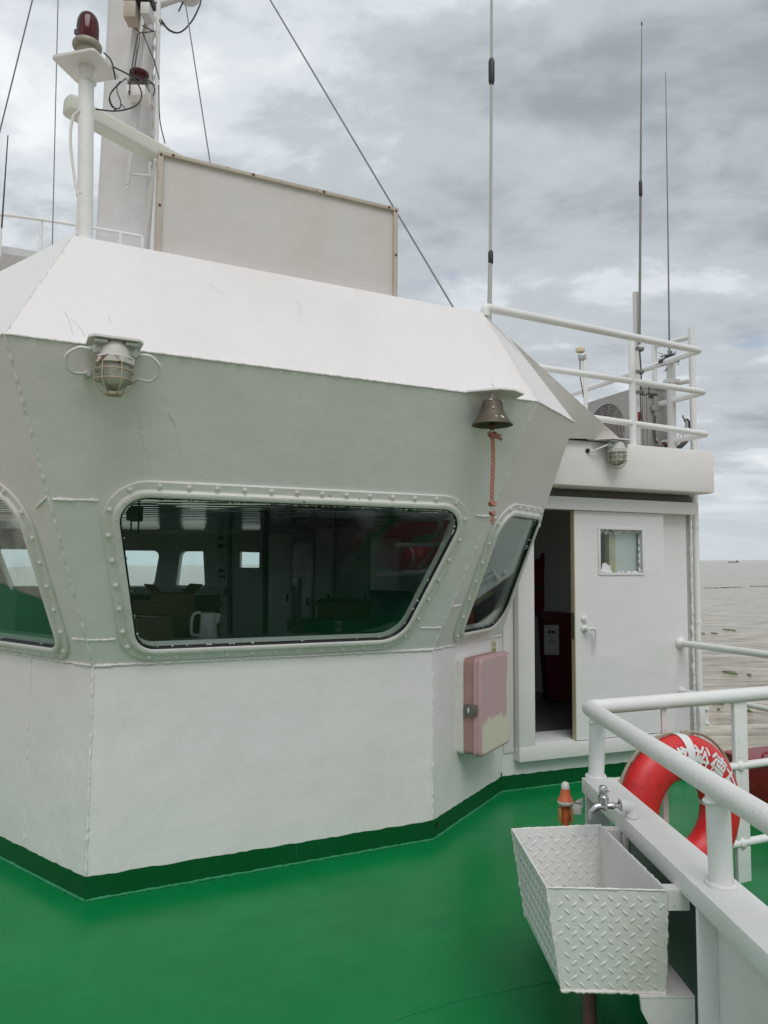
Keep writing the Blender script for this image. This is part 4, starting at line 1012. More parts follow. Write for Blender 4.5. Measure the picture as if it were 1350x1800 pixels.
# ================================================================== wash basin, tap, float light
BZ, BB = .62, .295
fl_, fr_, bl_, br_ = pZ(961, 1560, BZ), pZ(1172, 1565, BZ), pZ(900, 1457, BZ), pZ(1055, 1450, BZ)
flb, frb, blb = pZ(987, 1741, BB), pZ(1175, 1756, BB), pZ(924, 1612, BB); 
def inplane(p0, p1, p2, x, z):
    n = (p1-p0).cross(p2-p0); return V((x, p0.y-(n.x*(x-p0.x)+n.z*(z-p0.z))/n.y, z))
brb = inplane(bl_, br_, blb, br_.x-.004, BB); frb = inplane(fl_, fr_, flb, fr_.x-.004, BB)
SN = thing('wash_basin', (flb+brb)/2, 'white tread plate trough basin bolted beside the coaming beam', 'basin')
def wall4(name, a, b, c_, d, t, tread=True, both=False):
    n = (b-a).cross(d-a).normalized(); ctr = (flb+fr_+bl_+brb+fl_+frb)/6
    if n.dot(a-ctr) < 0: n = -n
    o = obj(name, MB().prism([a, b, c_, d], -n*t), 'plate_galv', SN, angle=20)
    if tread:
        m_ = MB(); u = (b-a).normalized(); v = n.cross(u); 
        if v.z < 0: v = -v
        L, Hh = (b-a).length, (d-a).dot(v); L2 = (c_-d).length; sh = (d-a).dot(u)
        k = 0; sp = .046; yy = .02
        row = 0
        while yy < abs(Hh)-.012:
            xx = .02+(row % 2)*sp*.5
            f = yy/abs(Hh); x0 = sh*f; x1 = sh*f+L+(L2-L)*f
            while xx < L+L2:
                px_ = xx+min(0, sh)
                if x0+.016 < px_ < x1-.016:
                    ang = (.75 if row % 2 else -.75); da = u*cos(ang)+v*sin(ang); db = n.cross(da)
                    for sgn, nn in (((1, n), (-1, -n)) if both else ((1, n),)):
                        c0 = a+u*px_+v*yy*(1 if Hh > 0 else -1)-(n*t if sgn < 0 else V((0, 0, 0)))
                        pts = [c0+da*.0135, c0+da*.006+db*.0042, c0-da*.006+db*.0042, c0-da*.0135, c0-da*.006-db*.0042, c0+da*.006-db*.0042]
                        tops = [c0+da*.009+nn*.003, c0+da*.004+db*.0016+nn*.0034, c0-da*.004+db*.0016+nn*.0034, c0-da*.009+nn*.003, c0-da*.004-db*.0016+nn*.0034, c0+da*.004-db*.0016+nn*.0034]
                        m_.add(pts+tops, [(i, (i+1) % 6, 6+(i+1) % 6, 6+i) for i in range(6)]+[(6, 7, 8, 9, 10, 11)])
                xx += sp
            yy += sp*.5; row += 1
        obj('tread_bumps', m_, 'plate_galv', o, 'stuff', angle=60)
    return o
wall4('front_panel', flb, frb, fr_, fl_, .005)
wall4('outer_panel', flb, blb, bl_, fl_, .005)
wall4('back_panel', blb, brb, br_, bl_, .005, both=True)
wall4('inner_panel', frb, brb, br_, fr_, .005, tread=False)
obj('bottom_panel', MB().prism([flb, frb, brb, blb], Z*.005), 'plate_galv', SN)
for a, b in ((fl_, flb), (fr_, frb), (bl_, blb), (flb, frb), (br_, brb)): weld(SN, a, b, .0055, 'white_worn', 'weld_seam', .010, .0015)
for a, b in ((fl_, fr_), (fl_, bl_), (bl_, br_), (br_, fr_)): weld(SN, a, b, .0032, 'white_worn', 'rim_weld', .010, .0006)
# brackets from the beam to the basin
def xy(p, z): return V((p.x, p.y, z))
q0 = xy(fr_, 0)-bdir*.004; wdt = (bl0.x+.01)-fr_.x
obj('upper_bracket', MB().prism([xy(q0, .555), xy(q0, .618), xy(q0+bn_*.075, .618), xy(q0+bn_*.075, .555)], -bdir*.05), 'white_paint', SN)
obj('lower_bracket', MB().prism([xy(q0-bn_*.09, .285), xy(q0+bn_*.085, .285), xy(q0+bn_*.085, .10), xy(q0-bn_*.01, .13), xy(q0-bn_*.055, .19), xy(q0-bn_*.085, .245)], -bdir*.012), 'white_paint', SN, angle=20)
obj('support_shelf', MB().prism([xy(q0-bn_*.09, .2865), xy(q0+bn_*.085, .2865), xy(q0+bn_*.085-bdir*.25, .2865), xy(q0-bn_*.09-bdir*.25, .2865)], Z*.006), 'white_paint', SN)
obj('rear_bracket', MB().prism([xy(br_, .56), xy(br_, .615), xy(br_+bn_*.07, .615), xy(br_+bn_*.07, .56)], bdir*.05), 'white_paint', SN)
dpz = pZ(1073, 1765, .25); obj('drain_pipe', MB().tube([V((dpz.x, dpz.y+.25, BB)), V((dpz.x, dpz.y+.25, 0))], .024, 14), 'pipe_brown', SN)
# tap
eb = pZ(1111, 1436, .682)
TP = thing('water_tap', eb, 'chrome water tap on a white plastic elbow above the basin', 'tap')
ex_ = (V((-1, -.12, 0))).normalized()
obj('pvc_elbow', MB().tube(arc([eb, eb+Z*.045, eb+Z*.045+ex_*.03], .022), .021, 16).tube([eb+Z*.045+ex_*.012, eb+Z*.045+ex_*.048], .0245, 16).tube([eb, eb+Z*.012], .025, 16), 'pvc_white', TP)
e2 = eb+Z*.045+ex_*.048
obj('tap_stem', MB().lathe(e2, ex_, [(.015, 0), (.015, .006), (.010, .010), (.010, .022), (.013, .026), (.013, .04), (.011, .048), (.011, .07)], 16), 'chrome', TP)
e3 = e2+ex_*.068
obj('tap_body', MB().lathe(e3-Z*.01, Z, [(.0, -.008), (.014, -.005), (.017, .004), (.015, .016), (.020, .020), (.021, .047), (.017, .052), (.014, .053), (.014, .058)], 18), 'chrome', TP)
hb = obj('tap_handle', MB().lathe(e3-Z*.01, Z, [(.014, .055), (.0155, .058), (.0155, .082), (.012, .087), (0, .088)], 18), 'chrome', TP)
obj('handle_pin', MB().tube([e3+Z*.055, e3+Z*.055-ex_*.024], .0038, 8), 'chrome', hb)
obj('spout', MB().tube(spline([e3, e3+ex_*.028-Z*.002, e3+ex_*.046-Z*.018, e3+ex_*.05-Z*.048], 6), [.015]*13+[.0135]*6, 14), 'chrome', TP)
sp_ = pZ(1117, 1500, .55)
obj('supply_pipe', MB().tube([V((eb.x-.02, eb.y+.01, .61)), V((eb.x-.02, eb.y+.01, .40)), V((eb.x-.02, eb.y+.01, .05))], .016, 12), 'white_worn', TP)
obj('rusty_joint', MB().lathe(V((eb.x-.02, eb.y+.01, .46)), Z, [(.018, 0), (.021, .01), (.021, .045), (.018, .055)], 12), 'rust', TP)
# lifebuoy light on its bracket
ft = pY(994, 1415, bl0.y+.03)
FL = thing('float_light', ft-Z*.11, 'orange and white lifebuoy float light clipped to the end of the beam', 'marker light')
fs_ = 1.0
obj('body', MB().lathe(ft, Z, [(.0, -.02), (.018, -.018), (.026, .0), (.034, .010), (.036, .022), (.030, .034), (.024, .044), (.021, .062), (.019, .075)], 22), 'orange_plastic', FL)
obj('rim', MB().lathe(ft, Z, [(.034, .004), (.0375, .010), (.0375, .018), (.034, .022)], 22), 'lens_white', FL)
obj('lens', MB().lathe(ft, Z, [(.019, .073), (.0195, .085), (.016, .098), (.008, .105), (0, .106)], 18), 'lens_white', FL)
obj('lower_tube', MB().lathe(ft, Z, [(.0, -.12), (.016, -.118), (.018, -.08), (.019, -.018), (.0, -.015)], 18), 'orange_plastic', FL)
for a in (-1, 1): obj('clip', MB().box(ft+X*a*.026-Z*.045, X, Y, Z, .006, .018, .032, .003), 'amber_plastic', FL)
obj('holder', MB().box(ft+X*.045-Z*.02, X, Y, Z, .028, .006, .022, .002), 'white_worn', FL)
obj('bracket', MB().prism([ft+X*.03-Z*.03+Y*.01, ft+X*.085-Z*.015+Y*.01, ft+X*.085+Z*.03+Y*.01, ft+X*.05+Z*.015+Y*.01], Y*.004), 'white_worn', FL)
obj('lanyard', MB().tube(sag(ft+Z*.03+X*.03, ft+X*.075+Z*.01, .012, 8), .002, 5), 'wire_dark', FL)

# ================================================================== on the roof
# white board on its frame
bo0 = At-nf*.12; 
def BP(x, y): return pP(x, y, bo0, nf)
tl, tr = BP(280, 268), BP(697, 367); bw_ = (tr-tl).dot(uf); tl.z = tr.z = 3.779
BD = thing('signboard', V((tl.x, tl.y, ZT)), 'big blank grey white board with rusty metal rim standing on the roof', 'board')
hB = tl.z-ZT+.0
obj('panel', MB().box(tl+uf*bw_/2-Z*(hB/2)-nf*.025, uf, nf, Z, bw_/2-.004, .018, hB/2-.004), 'board_paint', BD)
for nm, c0, hu, hz in (('top_rim', tl+uf*bw_/2-Z*.006, bw_/2+.008, .010), ('side_rim', tl-Z*hB/2+uf*.008, .013, hB/2-.01), ('side_rim', tr-Z*hB/2-uf*.008, .013, hB/2-.01)):
    obj(nm, MB().box(c0-nf*.018, uf, nf, Z, hu, .03, hz, .003), 'rim_worn', BD)
RIV = mesh_of(MB().lathe((0, 0, 0), Z, [(.008, 0), (.007, .003), (0, .004)], 8), 'rust', name='rivet')
Rn = frame3(nf)
for a in (.05, .36, .66, .96): inst('rivet', RIV, BD, tl+uf*bw_*a-Z*.006+nf*.0125, Rn)
for a in (.03, .5, .95):
    for P in (tl+uf*.008, tr-uf*.008): inst('rivet', RIV, BD, P-Z*hB*a+nf*.0125, Rn)
obj('rear_brace', MB().tube([tl-Z*.02-nf*.045, tl-nf*.5-Z*hB], .02, 8), 'white_worn', BD)
obj('rear_brace', MB().tube([tr-Z*.02-nf*.045, tr-nf*.5-Z*hB], .02, 8), 'white_worn', BD)
obj('side_sheet', MB().prism([tl-nf*.05-uf*.004, tl-nf*.05-uf*.004-Z*hB, tl-nf*.20-uf*.004-Z*hB], -uf*.004), 'white_paint', BD)
# beacon post
bp = pY(150, 413, 3.56)
BC = thing('beacon_post', V((bp.x, bp.y, ZT-.03)), 'white post with red beacon on a square plate at the roof corner', 'beacon')
pt = pY(152, 120, 3.56)
obj('post', MB().tube([V((bp.x, bp.y, ZT-.03)), V((pt.x, pt.y, pt.z))], .0365, 18), 'white_pipe', BC)
for y_ in (345, 145): q = V((bp.x, bp.y, 0)).lerp(V((pt.x, pt.y, 0)), .5); q.z = pY(150, y_, 3.56).z; obj('ring_seam', MB().lathe(V((q.x, q.y, q.z)), Z, [(.0372, -.004), (.0385, 0), (.0372, .004)], 18), 'white_worn', BC)
u_, v_ = dirs(-.25)
pc_ = pt+Z*.0
obj('mount_plate', MB().prism([pc_+u_*a+v_*b for a, b in rpoly([(-.12, -.11), (.12, -.11), (.12, .11), (-.12, .11)], [.02]*4, 0, 3)], Z*.012), 'white_worn', BC)
obj('base', MB().lathe(pc_+Z*.012, Z, [(.044, 0), (.046, .01), (.046, .05), (.05, .07), (.05, .082), (.066, .086), (.070, .094), (.070, .106), (.064, .116), (.053, .12)], 26), 'beacon_metal', BC)
ri = MB(); nr = 48; pr_ = [(.052, .116), (.053, .13), (.053, .20), (.050, .228), (.042, .252), (.028, .268), (.012, .276), (0, .2765)]
vs = []
for r, h in pr_: vs += [pc_+Z*(.012+h)+(X*cos(2*pi*j/nr)+Y*sin(2*pi*j/nr))*max(1e-5, r*(1+.018*(1 if j % 4 < 2 else -1)*(1 if h < .2 else .3))) for j in range(nr)]
ri.add(vs, [(i*nr+j, i*nr+(j+1) % nr, (i+1)*nr+(j+1) % nr, (i+1)*nr+j) for i in range(len(pr_)-1) for j in range(nr)])
obj('red_lens', ri, 'red_lens', BC, angle=25)
obj('lens_core', MB().lathe(pc_+Z*.13, Z, [(.02, 0), (.02, .06), (.012, .09), (0, .10)], 14), 'lens_white', BC)
obj('lens_clip', MB().box(pc_+Z*.18-X*.056-Y*.01, X, Y, Z, .005, .006, .012), 'wire_dark', BC)
obj('cable', MB().tube(spline([pY(200, 118, 3.55), pY(234, 137, 3.6), pY(249, 165, 3.62), pY(238, 186, 3.6), pY(205, 195, 3.58), pY(168, 192, 3.57)], 8), .004, 8), 'wire_dark', BC)
obj('cable', MB().tube(spline([pY(182, 92, 3.52), pY(196, 108, 3.55), pY(203, 140, 3.58)], 6), .004, 6), 'wire_dark', BC)
obj('conduit', MB().tube(spline([pY(141, 194, 3.53), pY(128, 208, 3.53), pY(124, 250, 3.53), pY(132, 320, 3.53), pY(138, 346, 3.53), pY(135, 413, 3.53)], 8), .007, 8), 'white_worn', BC)
for k, pts in enumerate([[(222, 137), (202, 155), (192, 172), (197, 188), (210, 190), (212, 178), (206, 162), (206, 148)], [(212, 143), (194, 165), (196, 183), (204, 192), (200, 193)], [(212, 182), (219, 190), (218, 194)]]):
    obj('loose_wire', MB().tube(spline([pY(x, y, 3.72) for x, y in pts], 6), .003, 6), 'wire_dark', BC)
# radar scanner
r0, r1 = pY(118, 181, 5.45), pY(297, 272, 6.22); r1.z = r0.z
rd = (r1-r0).normalized(); rs = Z.cross(rd)
RD = thing('radar_scanner', r1+rd*.1-Z*.3, 'long cream radar scanner bar seen end on above the roof', 'radar')
def rsec(p, s=1.): return [p+rs*(a*s)+Z*(b*s) for a, b in rpoly([(-.075, -.075), (.075, -.075), (.062, .072), (-.062, .072)], [.02, .02, .05, .05], 0, 5)]
L_ = 1.75
obj('scanner_bar', MB().loft([rsec(r0+rd*d, s) for d, s in ((.085, 1), (L_-.085, 1))], True), 'radar_cream', RD)
for a, b, c_ in ((0, .03, .082), (L_, L_-.03, L_-.082)): obj('end_cap', MB().loft([rsec(r0+rd*d, s) for d, s in ((a, .72), (a*.7+b*.3, .93), (b, 1.03), (c_, 1.03))], True), 'radar_cream', RD)
rc_ = r0+rd*L_*.56
obj('turntable', MB().box(rc_-Z*.10, rd, rs, Z, .16, .06, .03, .008), 'latch_metal', RD)
obj('gearbox', MB().loft([[rc_-Z*h+rd*a*s+rs*b*s for a, b in ((-.16, -.12), (.16, -.12), (.16, .12), (-.16, .12))] for h, s in ((.13, .7), (.2, 1), (.42, 1.05), (.5, .9))], True), 'radar_cream', RD)
obj('pedestal', MB().tube([rc_-Z*.49, V((rc_.x, rc_.y, ZT-.02))], .07, 14), 'white_pipe', RD)
tx = r0+rd*(.93)+rs*.068+Z*.02
for i in range(3): obj('blue_mark', MB().box(r0+rd*(.86+i*.03)-rs*.0+Z*.0735, rd, rs, Z, .009, .03, .001), 'blue_mark', RD)
# mast
MY = 7.5
mb_ = [pY(168, 430, MY), pY(268, 430, MY)]; mt_ = [pY(190, 0, MY), pY(258, 0, MY)]
mc0, mc1 = (mb_[0]+mb_[1])/2, (mt_[0]+mt_[1])/2; w0, w1 = (mb_[1]-mb_[0]).length/2, (mt_[1]-mt_[0]).length/2
sl_ = (mc1-mc0)/(mc1.z-mc0.z); ws = (w1-w0)/(mc1.z-mc0.z)
def MC(z): return mc0+sl_*(z-mc0.z)
def MW(z): return w0+ws*(z-mc0.z)
MS = thing('mast', V((MC(ZT).x, MC(ZT).y+.2, ZT-.02)), 'tall tapering grey white box mast behind the signboard', 'mast')
mu, mn = dirs(.12)
def msec(z): c_ = MC(z)+mn*-.0; w_ = MW(z); return [c_+mu*a*w_-mn*(b) for a, b in rpoly([(-1, 0), (1, 0), (1, 2*w_*.8), (-1, 2*w_*.8)], [.06]*4, 0, 4)]
def msec2(z):
    w_ = MW(z); L = rpoly([(-w_, 0), (w_, 0), (w_, 1.5*w_), (-w_, 1.5*w_)], [.05]*4, 0, 4); c_ = MC(z); return [c_+mu*a-mn*b for a, b in L]
obj('mast_trunk', MB().loft([msec2(z) for z in (ZT-.02, 5, 6.5, 8.6)], True), 'mast_paint', MS)
# ladder beside the mast with diagonal lacing
lx = lambda y: 281
la0, la1 = pY(262, 445, 7.35), pY(268, -30, 7.35); lb0, lb1 = pY(272, 432, 7.3), pY(279, -30, 7.3)
obj('lattice_rail', MB().tube([la0, la1], .022, 10), 'mast_paint', MS); obj('lattice_rail', MB().tube([lb0, lb1], .024, 10), 'white_pipe', MS)
for i in range(9):
    t0, t1 = i/9, (i+1)/9; obj('lacing_bar', MB().tube([la0.lerp(la1, t0), lb0.lerp(lb1, (t0+t1)/2), la0.lerp(la1, t1)], .014, 6), 'mast_paint', MS)
# bracket pipes and lights on the mast
pp0, pp1 = pY(228, 142, 7.2), pY(247, -20, 7.1)
obj('slanted_pipe', MB().tube([pp0, pp1], .036, 12), 'mast_paint', MS)
obj('slanted_pipe', MB().tube([pp0+X*.07+Z*.05, pp1+X*.12], .022, 10), 'mast_paint', MS)
obj('slanted_pipe', MB().tube([pY(224, 325, 7.25), pY(240, 180, 7.15)], [.02, .05], 14), 'mast_paint', MS)
obj('pipe_foot', MB().tube([pY(224, 333, 7.25), pY(228, 306, 7.25), pY(262, 309, 7.3)], .014, 8), 'mast_paint', MS)
nl1 = pY(243, 178, 7.08)
NL = thing('mast_light', nl1, 'red navigation light in a white box on the mast', 'lamp', 'lights on the mast')
obj('housing', MB().box(nl1+Z*.06, X, Y, Z, .095, .09, .055, .012), 'white_worn', NL)
obj('dark_collar', MB().box(nl1+Z*.135, X, Y, Z, .085, .08, .025, .008), 'bronze', NL)
obj('red_lens', MB().lathe(nl1+Z*.155, Z, [(.085, 0), (.09, .03), (.075, .045), (.08, .08), (.095, .10), (.095, .13), (.08, .14), (0, .145)], 20), 'red_lens', NL)
obj('lens_core', MB().lathe(nl1+Z*.16, Z, [(.05, 0), (.05, .12), (0, .13)], 12), 'red_locker', NL)
nl2 = pY(241, 25, 7.02)
NM = thing('mast_light', nl2, 'cream box lantern near the top of the mast picture edge', 'lamp', 'lights on the mast')
obj('housing', MB().box(nl2-X*.05+Z*.0, X, Y, Z, .06, .08, .085, .012), 'rim_worn', NM)
obj('housing', MB().box(nl2+X*.10+Z*.01, X, Y, Z, .045, .08, .06, .012), 'mast_paint', NM)
obj('cap', MB().box(nl2+X*.02+Z*.13, X, Y, Z, .14, .09, .035, .012), 'wire_dark', NM)
# cables round the mast
def wire(pts, r=.006, label=None, cat='cable', mat='wire_dark', grp='loose cables on the mast'):
    o = MB().tube(spline(pts, 8), r, 6); loc = pts[0]
    return one('cable', o, mat, label, cat, grp, loc)
CB = thing('cable_bundle', pY(236, 135, 7.0), 'tangle of thin black cables tied to the mast above the red light', 'cable')
for pts in ([(236, 135), (250, 140), (262, 142), (272, 150)], [(234, 132), (252, 143), (268, 148), (272, 160), (269, 168)], [(236, 125), (240, 100), (246, 62), (238, 50)], [(250, 45), (270, 55)], [(250, 56), (262, 85), (272, 110), (280, 140)], [(246, 58), (272, 55)], [(280, 35), (284, 45)], [(262, 12), (276, 4)], [(279, 150), (281, 210), (290, 252)], [(228, 128), (228, 165), (226, 160)], [(238, 0), (232, 10)], [(236, 128), (232, 118), (242, 60)]):
    obj('cable', MB().tube(spline([pY(x, y, 6.98) for x, y in pts], 6), .006, 6), 'wire_dark', CB)
DS = thing('domed_antenna', pY(330, -2, 7.4), 'grey domed antenna base at the top picture edge right of the mast', 'antenna')
dd = pY(331, 0, 7.4); obj('dish', MB().lathe(dd, Z, [(.0, -.02), (.06, -.018), (.10, .0), (.115, .02), (.115, .12), (.06, .2), (0, .21)], 22), 'mast_paint', DS)
obj('arm', MB().tube([dd+Z*.05, V((MC(7.3).x+.2, 7.5, 7.45))], .03, 8), 'mast_paint', DS)
for pts in ([(283, 34), (297, 52), (316, 57), (335, 40), (350, 12), (354, -6)], [(283, 39), (300, 55), (318, 56), (338, 36), (352, 8)], [(322, 3), (314, 20)]): obj('cable', MB().tube(spline([pY(x, y, 7.35) for x, y in pts], 6), .008, 6), 'wire_dark', DS)
# curved platform and rail at far left
pcn = V((-4.6, 9.3, 0)); rp = 2.15
zp = pY(20, 424, 7.2).z
PF = thing('round_platform', V((pcn.x, pcn.y, ZT)), 'round grey platform with low white rail at the left picture edge', 'platform')
cir = lambda r, z, a0=0, a1=360, n=48: [V((pcn.x+r*cos(radians(a0+(a1-a0)*i/n)), pcn.y+r*sin(radians(a0+(a1-a0)*i/n)), z)) for i in range(n+1)]
obj('platform_disc', MB().lathe(V((pcn.x, pcn.y, zp-.08)), Z, [(rp-.05, -.02), (rp, 0), (rp, .075), (rp-.02, .08), (0, .08)], 64), 'mast_paint', PF)
obj('platform_stem', MB().lathe(V((pcn.x, pcn.y, ZT-.03)), Z, [(.5, 0), (.5, zp-.1-ZT)], 24), 'white_worn', PF)
zr_ = pY(0, 378, 7.15).z
pa, pb_ = pY(0, 378, 7.15), pY(255, 417, 7.15)
hr = [pY(-60, 374, 7.3), pY(0, 377, 7.18), pY(72, 386, 7.18), pY(135, 396, 7.2), pY(212, 409, 7.2), pY(250, 416, 7.2), pY(251, 445, 7.2)]
obj('hand_rail', MB().tube(spline(hr[:-1], 6)+[hr[-1]], .017, 8), 'white_pipe', PF)
for x, y in ((2, 378), (73, 387), (212, 409)): q = pY(x, y, 7.19); obj('rail_post', MB().tube([q, q-Z*.42], .017, 8), 'white_pipe', PF)
# wire stays
def stay(a, b, label, r=.006, ext=.25, grp='wire stays'):
    a, b = V(a), V(b); t_ = b+(b-a)*ext
    o = one('wire_stay', MB().tube([a, t_], r, 6), 'stay_wire', label, 'wire', grp, a)
stay(pY(800, 546, 6.2), pY(475, 0, 6.9), 'long wire stay slanting across the sky above the signboard', .0075)
stay(pY(370, 290, 5.0), pY(325, 0, 5.3), 'thin wire stay between the mast and the long slanting stay', .0048)
stay(pY(92, 430, 6.0), pY(102, 0, 6.0), 'vertical wire stay left of the red beacon post', .0045)
stay(pY(-20, 310, 6.0), pY(57, 0, 6.0), 'slanting wire stay in the upper left corner', .006)
def whip(pts, rs_, label, grp, mat='whip_white', collars=(), base=None):
    P = [V(p) for p in pts]
    t = thing('whip_antenna', P[0], label, 'antenna', grp)
    obj('rod', MB().tube(P, rs_, 10), mat, t)
    for (p, r, h) in collars: obj('collar', MB().lathe(V(p)-Z*h/2, Z, [(r*.7, 0), (r, h*.12), (r, h*.88), (r*.7, h)], 12), 'black_rubber', t)
    return t
q = lambda x, y: pY(x, y, 6.2)
G = 'whip antennas on the roof'
whip([q(860, 575), q(861.6, 470), q(862, 440), q(864, 130), q(864, -60)], [.021, .019, .0145, .0125, .0115], 'tallest whip antenna with two black collars in the middle of the sky', G, collars=[(q(864, 126), .027, .23), (q(862.5, 453), .022, .12)])
q = lambda x, y: pY(x, y, 6.05)
whip([q(1124, 605), q(1126, 335), q(1127, 180), q(1128, 38)], [.011, .0095, .006, .003], 'slim whip antenna with one black joint clamped to the grey pole', G, mat='whip_grey', collars=[(q(1126, 332), .0145, .14), (q(1128, 42), .006, .03)])
q = lambda x, y: pY(x, y, 6.5)
whip([q(1177, 640), q(1174, 400), q(1170, 127)], [.0085, .006, .003], 'thinnest whip antenna at right rising from the twine lashing', G, mat='whip_grey')
whip([pY(3, 400, 6.6), pY(14, 238, 6.6)], [.008, .005], 'short thin rod antenna at the left picture edge', G, mat='wire_dark')
# guard rail over the door roof
GR = thing('roof_guard_rail', DW(1.1, 2.615, .2), 'three bar white pipe guard rail with pointed bends on the door roof', 'railing')
def gp(x, y): return pP(x, y, C+nd*.2, nd)
def gaft(p, d): return p+aft*d
for i, (lx_, ly, cx, cy, d) in enumerate(((847, 549, 1229, 616, 2.9), (935, 644, 1238, 689, 1.0), (1030, 733, 1242, 763, .55))):
    cpt = gp(cx, cy)
    if i == 0:
        a = V((Bt.x+.02, Bt.y+.03, ZT-.01)); pts = [a, a+Z*.058, cpt]
        pts = arc([a, V((a.x, a.y, a.z+.055)), cpt, gaft(cpt, d)], .035, 6)
    else:
        a = gp(lx_, ly); pts = arc([a-(cpt-a).normalized()*.25, cpt, gaft(cpt, d)], .03, 6)
    obj('rail', MB().tube(pts, .0255 if i else .028, 14), 'white_pipe', GR)
g1, g2 = gp(1110, 592), gp(1116, 786)
obj('post', MB().tube([V((g1.x, g1.y, 2.6)), g1], .026, 12), 'white_pipe', GR)
cpt = gp(1229, 616)
obj('post', MB().tube([V((*gaft(cpt, 2.88).xy, 2.6)), gaft(cpt, 2.88)], .024, 12), 'white_pipe', GR)
obj('post', MB().tube([V((*gaft(gp(1238, 689), .98).xy, 2.6)), gaft(gp(1238, 689), .98)], .022, 12), 'white_pipe', GR)
# second rail with tall post behind
HR = thing('corner_rail', V((2.67, 6.57, 2.615)), 'tall white corner post with short side rails right of the air conditioner', 'railing')
hp0 = pY(1215, 577, 6.57); hb0 = V((hp0.x, hp0.y, 2.61))
obj('tall_post', MB().tube([hb0, hp0], .027, 12), 'white_pipe', HR)
sd2 = (pY(1150, 608, 6.95)-pY(1212, 592, 6.57)); 
for y1_, y0_ in ((592, 608), (669, 682)):
    a = pY(1214, y1_, 6.57); b = pY(1150, y0_, 6.95); obj('side_rail', MB().tube([a, b], .022, 10), 'white_pipe', HR)
b = pY(1150, 606, 6.95); obj('short_post', MB().tube([V((b.x, b.y, 2.61)), b], .024, 10), 'white_pipe', HR)
# grey antenna pole with clamps
q = lambda x, y: pY(x, y, 6.1)
AP = thing('antenna_pole', V((q(1122, 780).x, 6.1, 2.615)), 'grey steel pole with clamps holding the slim whip antenna', 'pole')
obj('pole', MB().tube([V((q(1121, 780).x, 6.1, 2.6)), q(1117, 514)], .023, 12), 'mast_paint', AP)
for y_ in (614, 654, 690): p = q(1121, y_); obj('clamp', MB().box(p, X, Y, Z, .045, .028, .014, .004), 'latch_metal', AP)
obj('red_tape', MB().lathe(q(1121, 738)-Z*.05, Z, [(.0242, 0), (.0242, .11)], 12), 'bin_red', AP)
obj('cable', MB().tube(spline([q(1124, 610), q(1127, 660), q(1125, 700), q(1130, 742), q(1150, 756)], 8), .006, 6), 'wire_dark', AP)
obj('cable', MB().tube([q(1132, 685)+V((.045*cos(a), 0, .045*sin(a))) for a in [i*.4 for i in range(17)]], .006, 6), 'wire_dark', AP)
# twine lashed pole
q = lambda x, y: pY(x, y, 6.52)
TW = thing('lashed_pole', V((q(1180, 780).x, 6.52, 2.615)), 'thick pole with a bird nest like twine lashing under the thinnest antenna', 'pole')
obj('pole', MB().tube([V((q(1181, 780).x, 6.52, 2.6)), q(1179, 628)], .038, 12), 'mast_paint', TW)
obj('cross_bracket', MB().box(q(1180, 671), X, Y, Z, .065, .04, .018, .005), 'mast_paint', TW)
tw = MB(); tc_ = q(1178, 632)
for i in range(70):
    a = tc_+V((random.gauss(0, .022), random.gauss(0, .02), random.gauss(0, .03))); d = V((random.gauss(0, .04), random.gauss(0, .03), random.gauss(.005, .03)))
    tw.tube([a, a+d*.5+V((0, 0, random.uniform(-.01, .01))), a+d], .0028, 4)
for i in range(16): tw.tube([tc_+V((.045*cos(b+i), .045*sin(b+i), -.03+.004*i)) for b in [k*.7 for k in range(10)]], .0042, 5)
tw.tube([tc_-X*.1-Z*.02, tc_-Z*.012, tc_+X*.08-Z*.005], .016, 7)
obj('twine_nest', tw, 'wire_dark', TW, 'stuff')
# air conditioner outdoor unit
K = V((2.284, 6.60, 2.622)); AW, AHt, ADp = .78, .63, .34
AU = thing('outdoor_air_conditioner', K, 'grey outdoor air conditioner unit with round fan grille on the door roof', 'air conditioner')
fa, fn_ = aft, -ud                                               # fan face runs aft, faces inboard
def KP(a, z, d): return K+fa*a+Z*z-fn_*d
fcx, fcz, frr = .49, .315, .262
circ = lambda r, d, n=40: [KP(fcx+r*cos(2*pi*i/n), fcz+r*sin(2*pi*i/n), d) for i in range(n)]
obj('casing', MB().box(KP(AW/2, AHt/2, ADp/2+.006), fa, Z, fn_, AW/2, AHt/2, ADp/2-.006, .008), 'ac_grey', AU)
obj('front_panel', MB().prism([KP(a, z, .004) for a, z in ((.006, .006), (AW-.006, .006), (AW-.006, AHt-.006), (.006, AHt-.006))], fn_*.008, [circ(frr, .004)]), 'ac_grey', AU, angle=20)
obj('fan_recess', MB().loft([circ(frr-.004, -.002), circ(frr-.006, .0045)], False).prism(circ(frr-.006, .0042), fn_*.0006), 'ac_dark', AU)
gm = MB()
for r in [.045+.0195*i for i in range(12)]: gm.tube(circ(r, -.008), .0028, 5, closed=True)
for i in range(12):
    a = 2*pi*i/12; gm.tube([KP(fcx+.04*cos(a), fcz+.04*sin(a), -.0055), KP(fcx+(frr-.003)*cos(a+.25), fcz+(frr-.003)*sin(a+.25), -.0055)], .0025, 5)
gm.lathe(KP(fcx, fcz, -.004), fn_, [(.045, 0), (.045, .006), (0, .008)], 20)
obj('fan_grille', gm, 'ac_grille', AU)
obj('top_cover', MB().box(KP(AW/2, AHt+.004, ADp/2), fa, Z, fn_, AW/2+.006, .012, ADp/2+.006, .006), 'ac_grey', AU)
sc_ = obj('service_cover', MB().box(K+ud*.215+Z*.36+nd*.014, ud, Z, nd, .095, .20, .014, .008), 'ac_grey', AU)
obj('cover_recess', MB().box(K+ud*.12+Z*.565+nd*.004, ud, Z, nd, .045, .022, .003), 'ac_dark', AU)
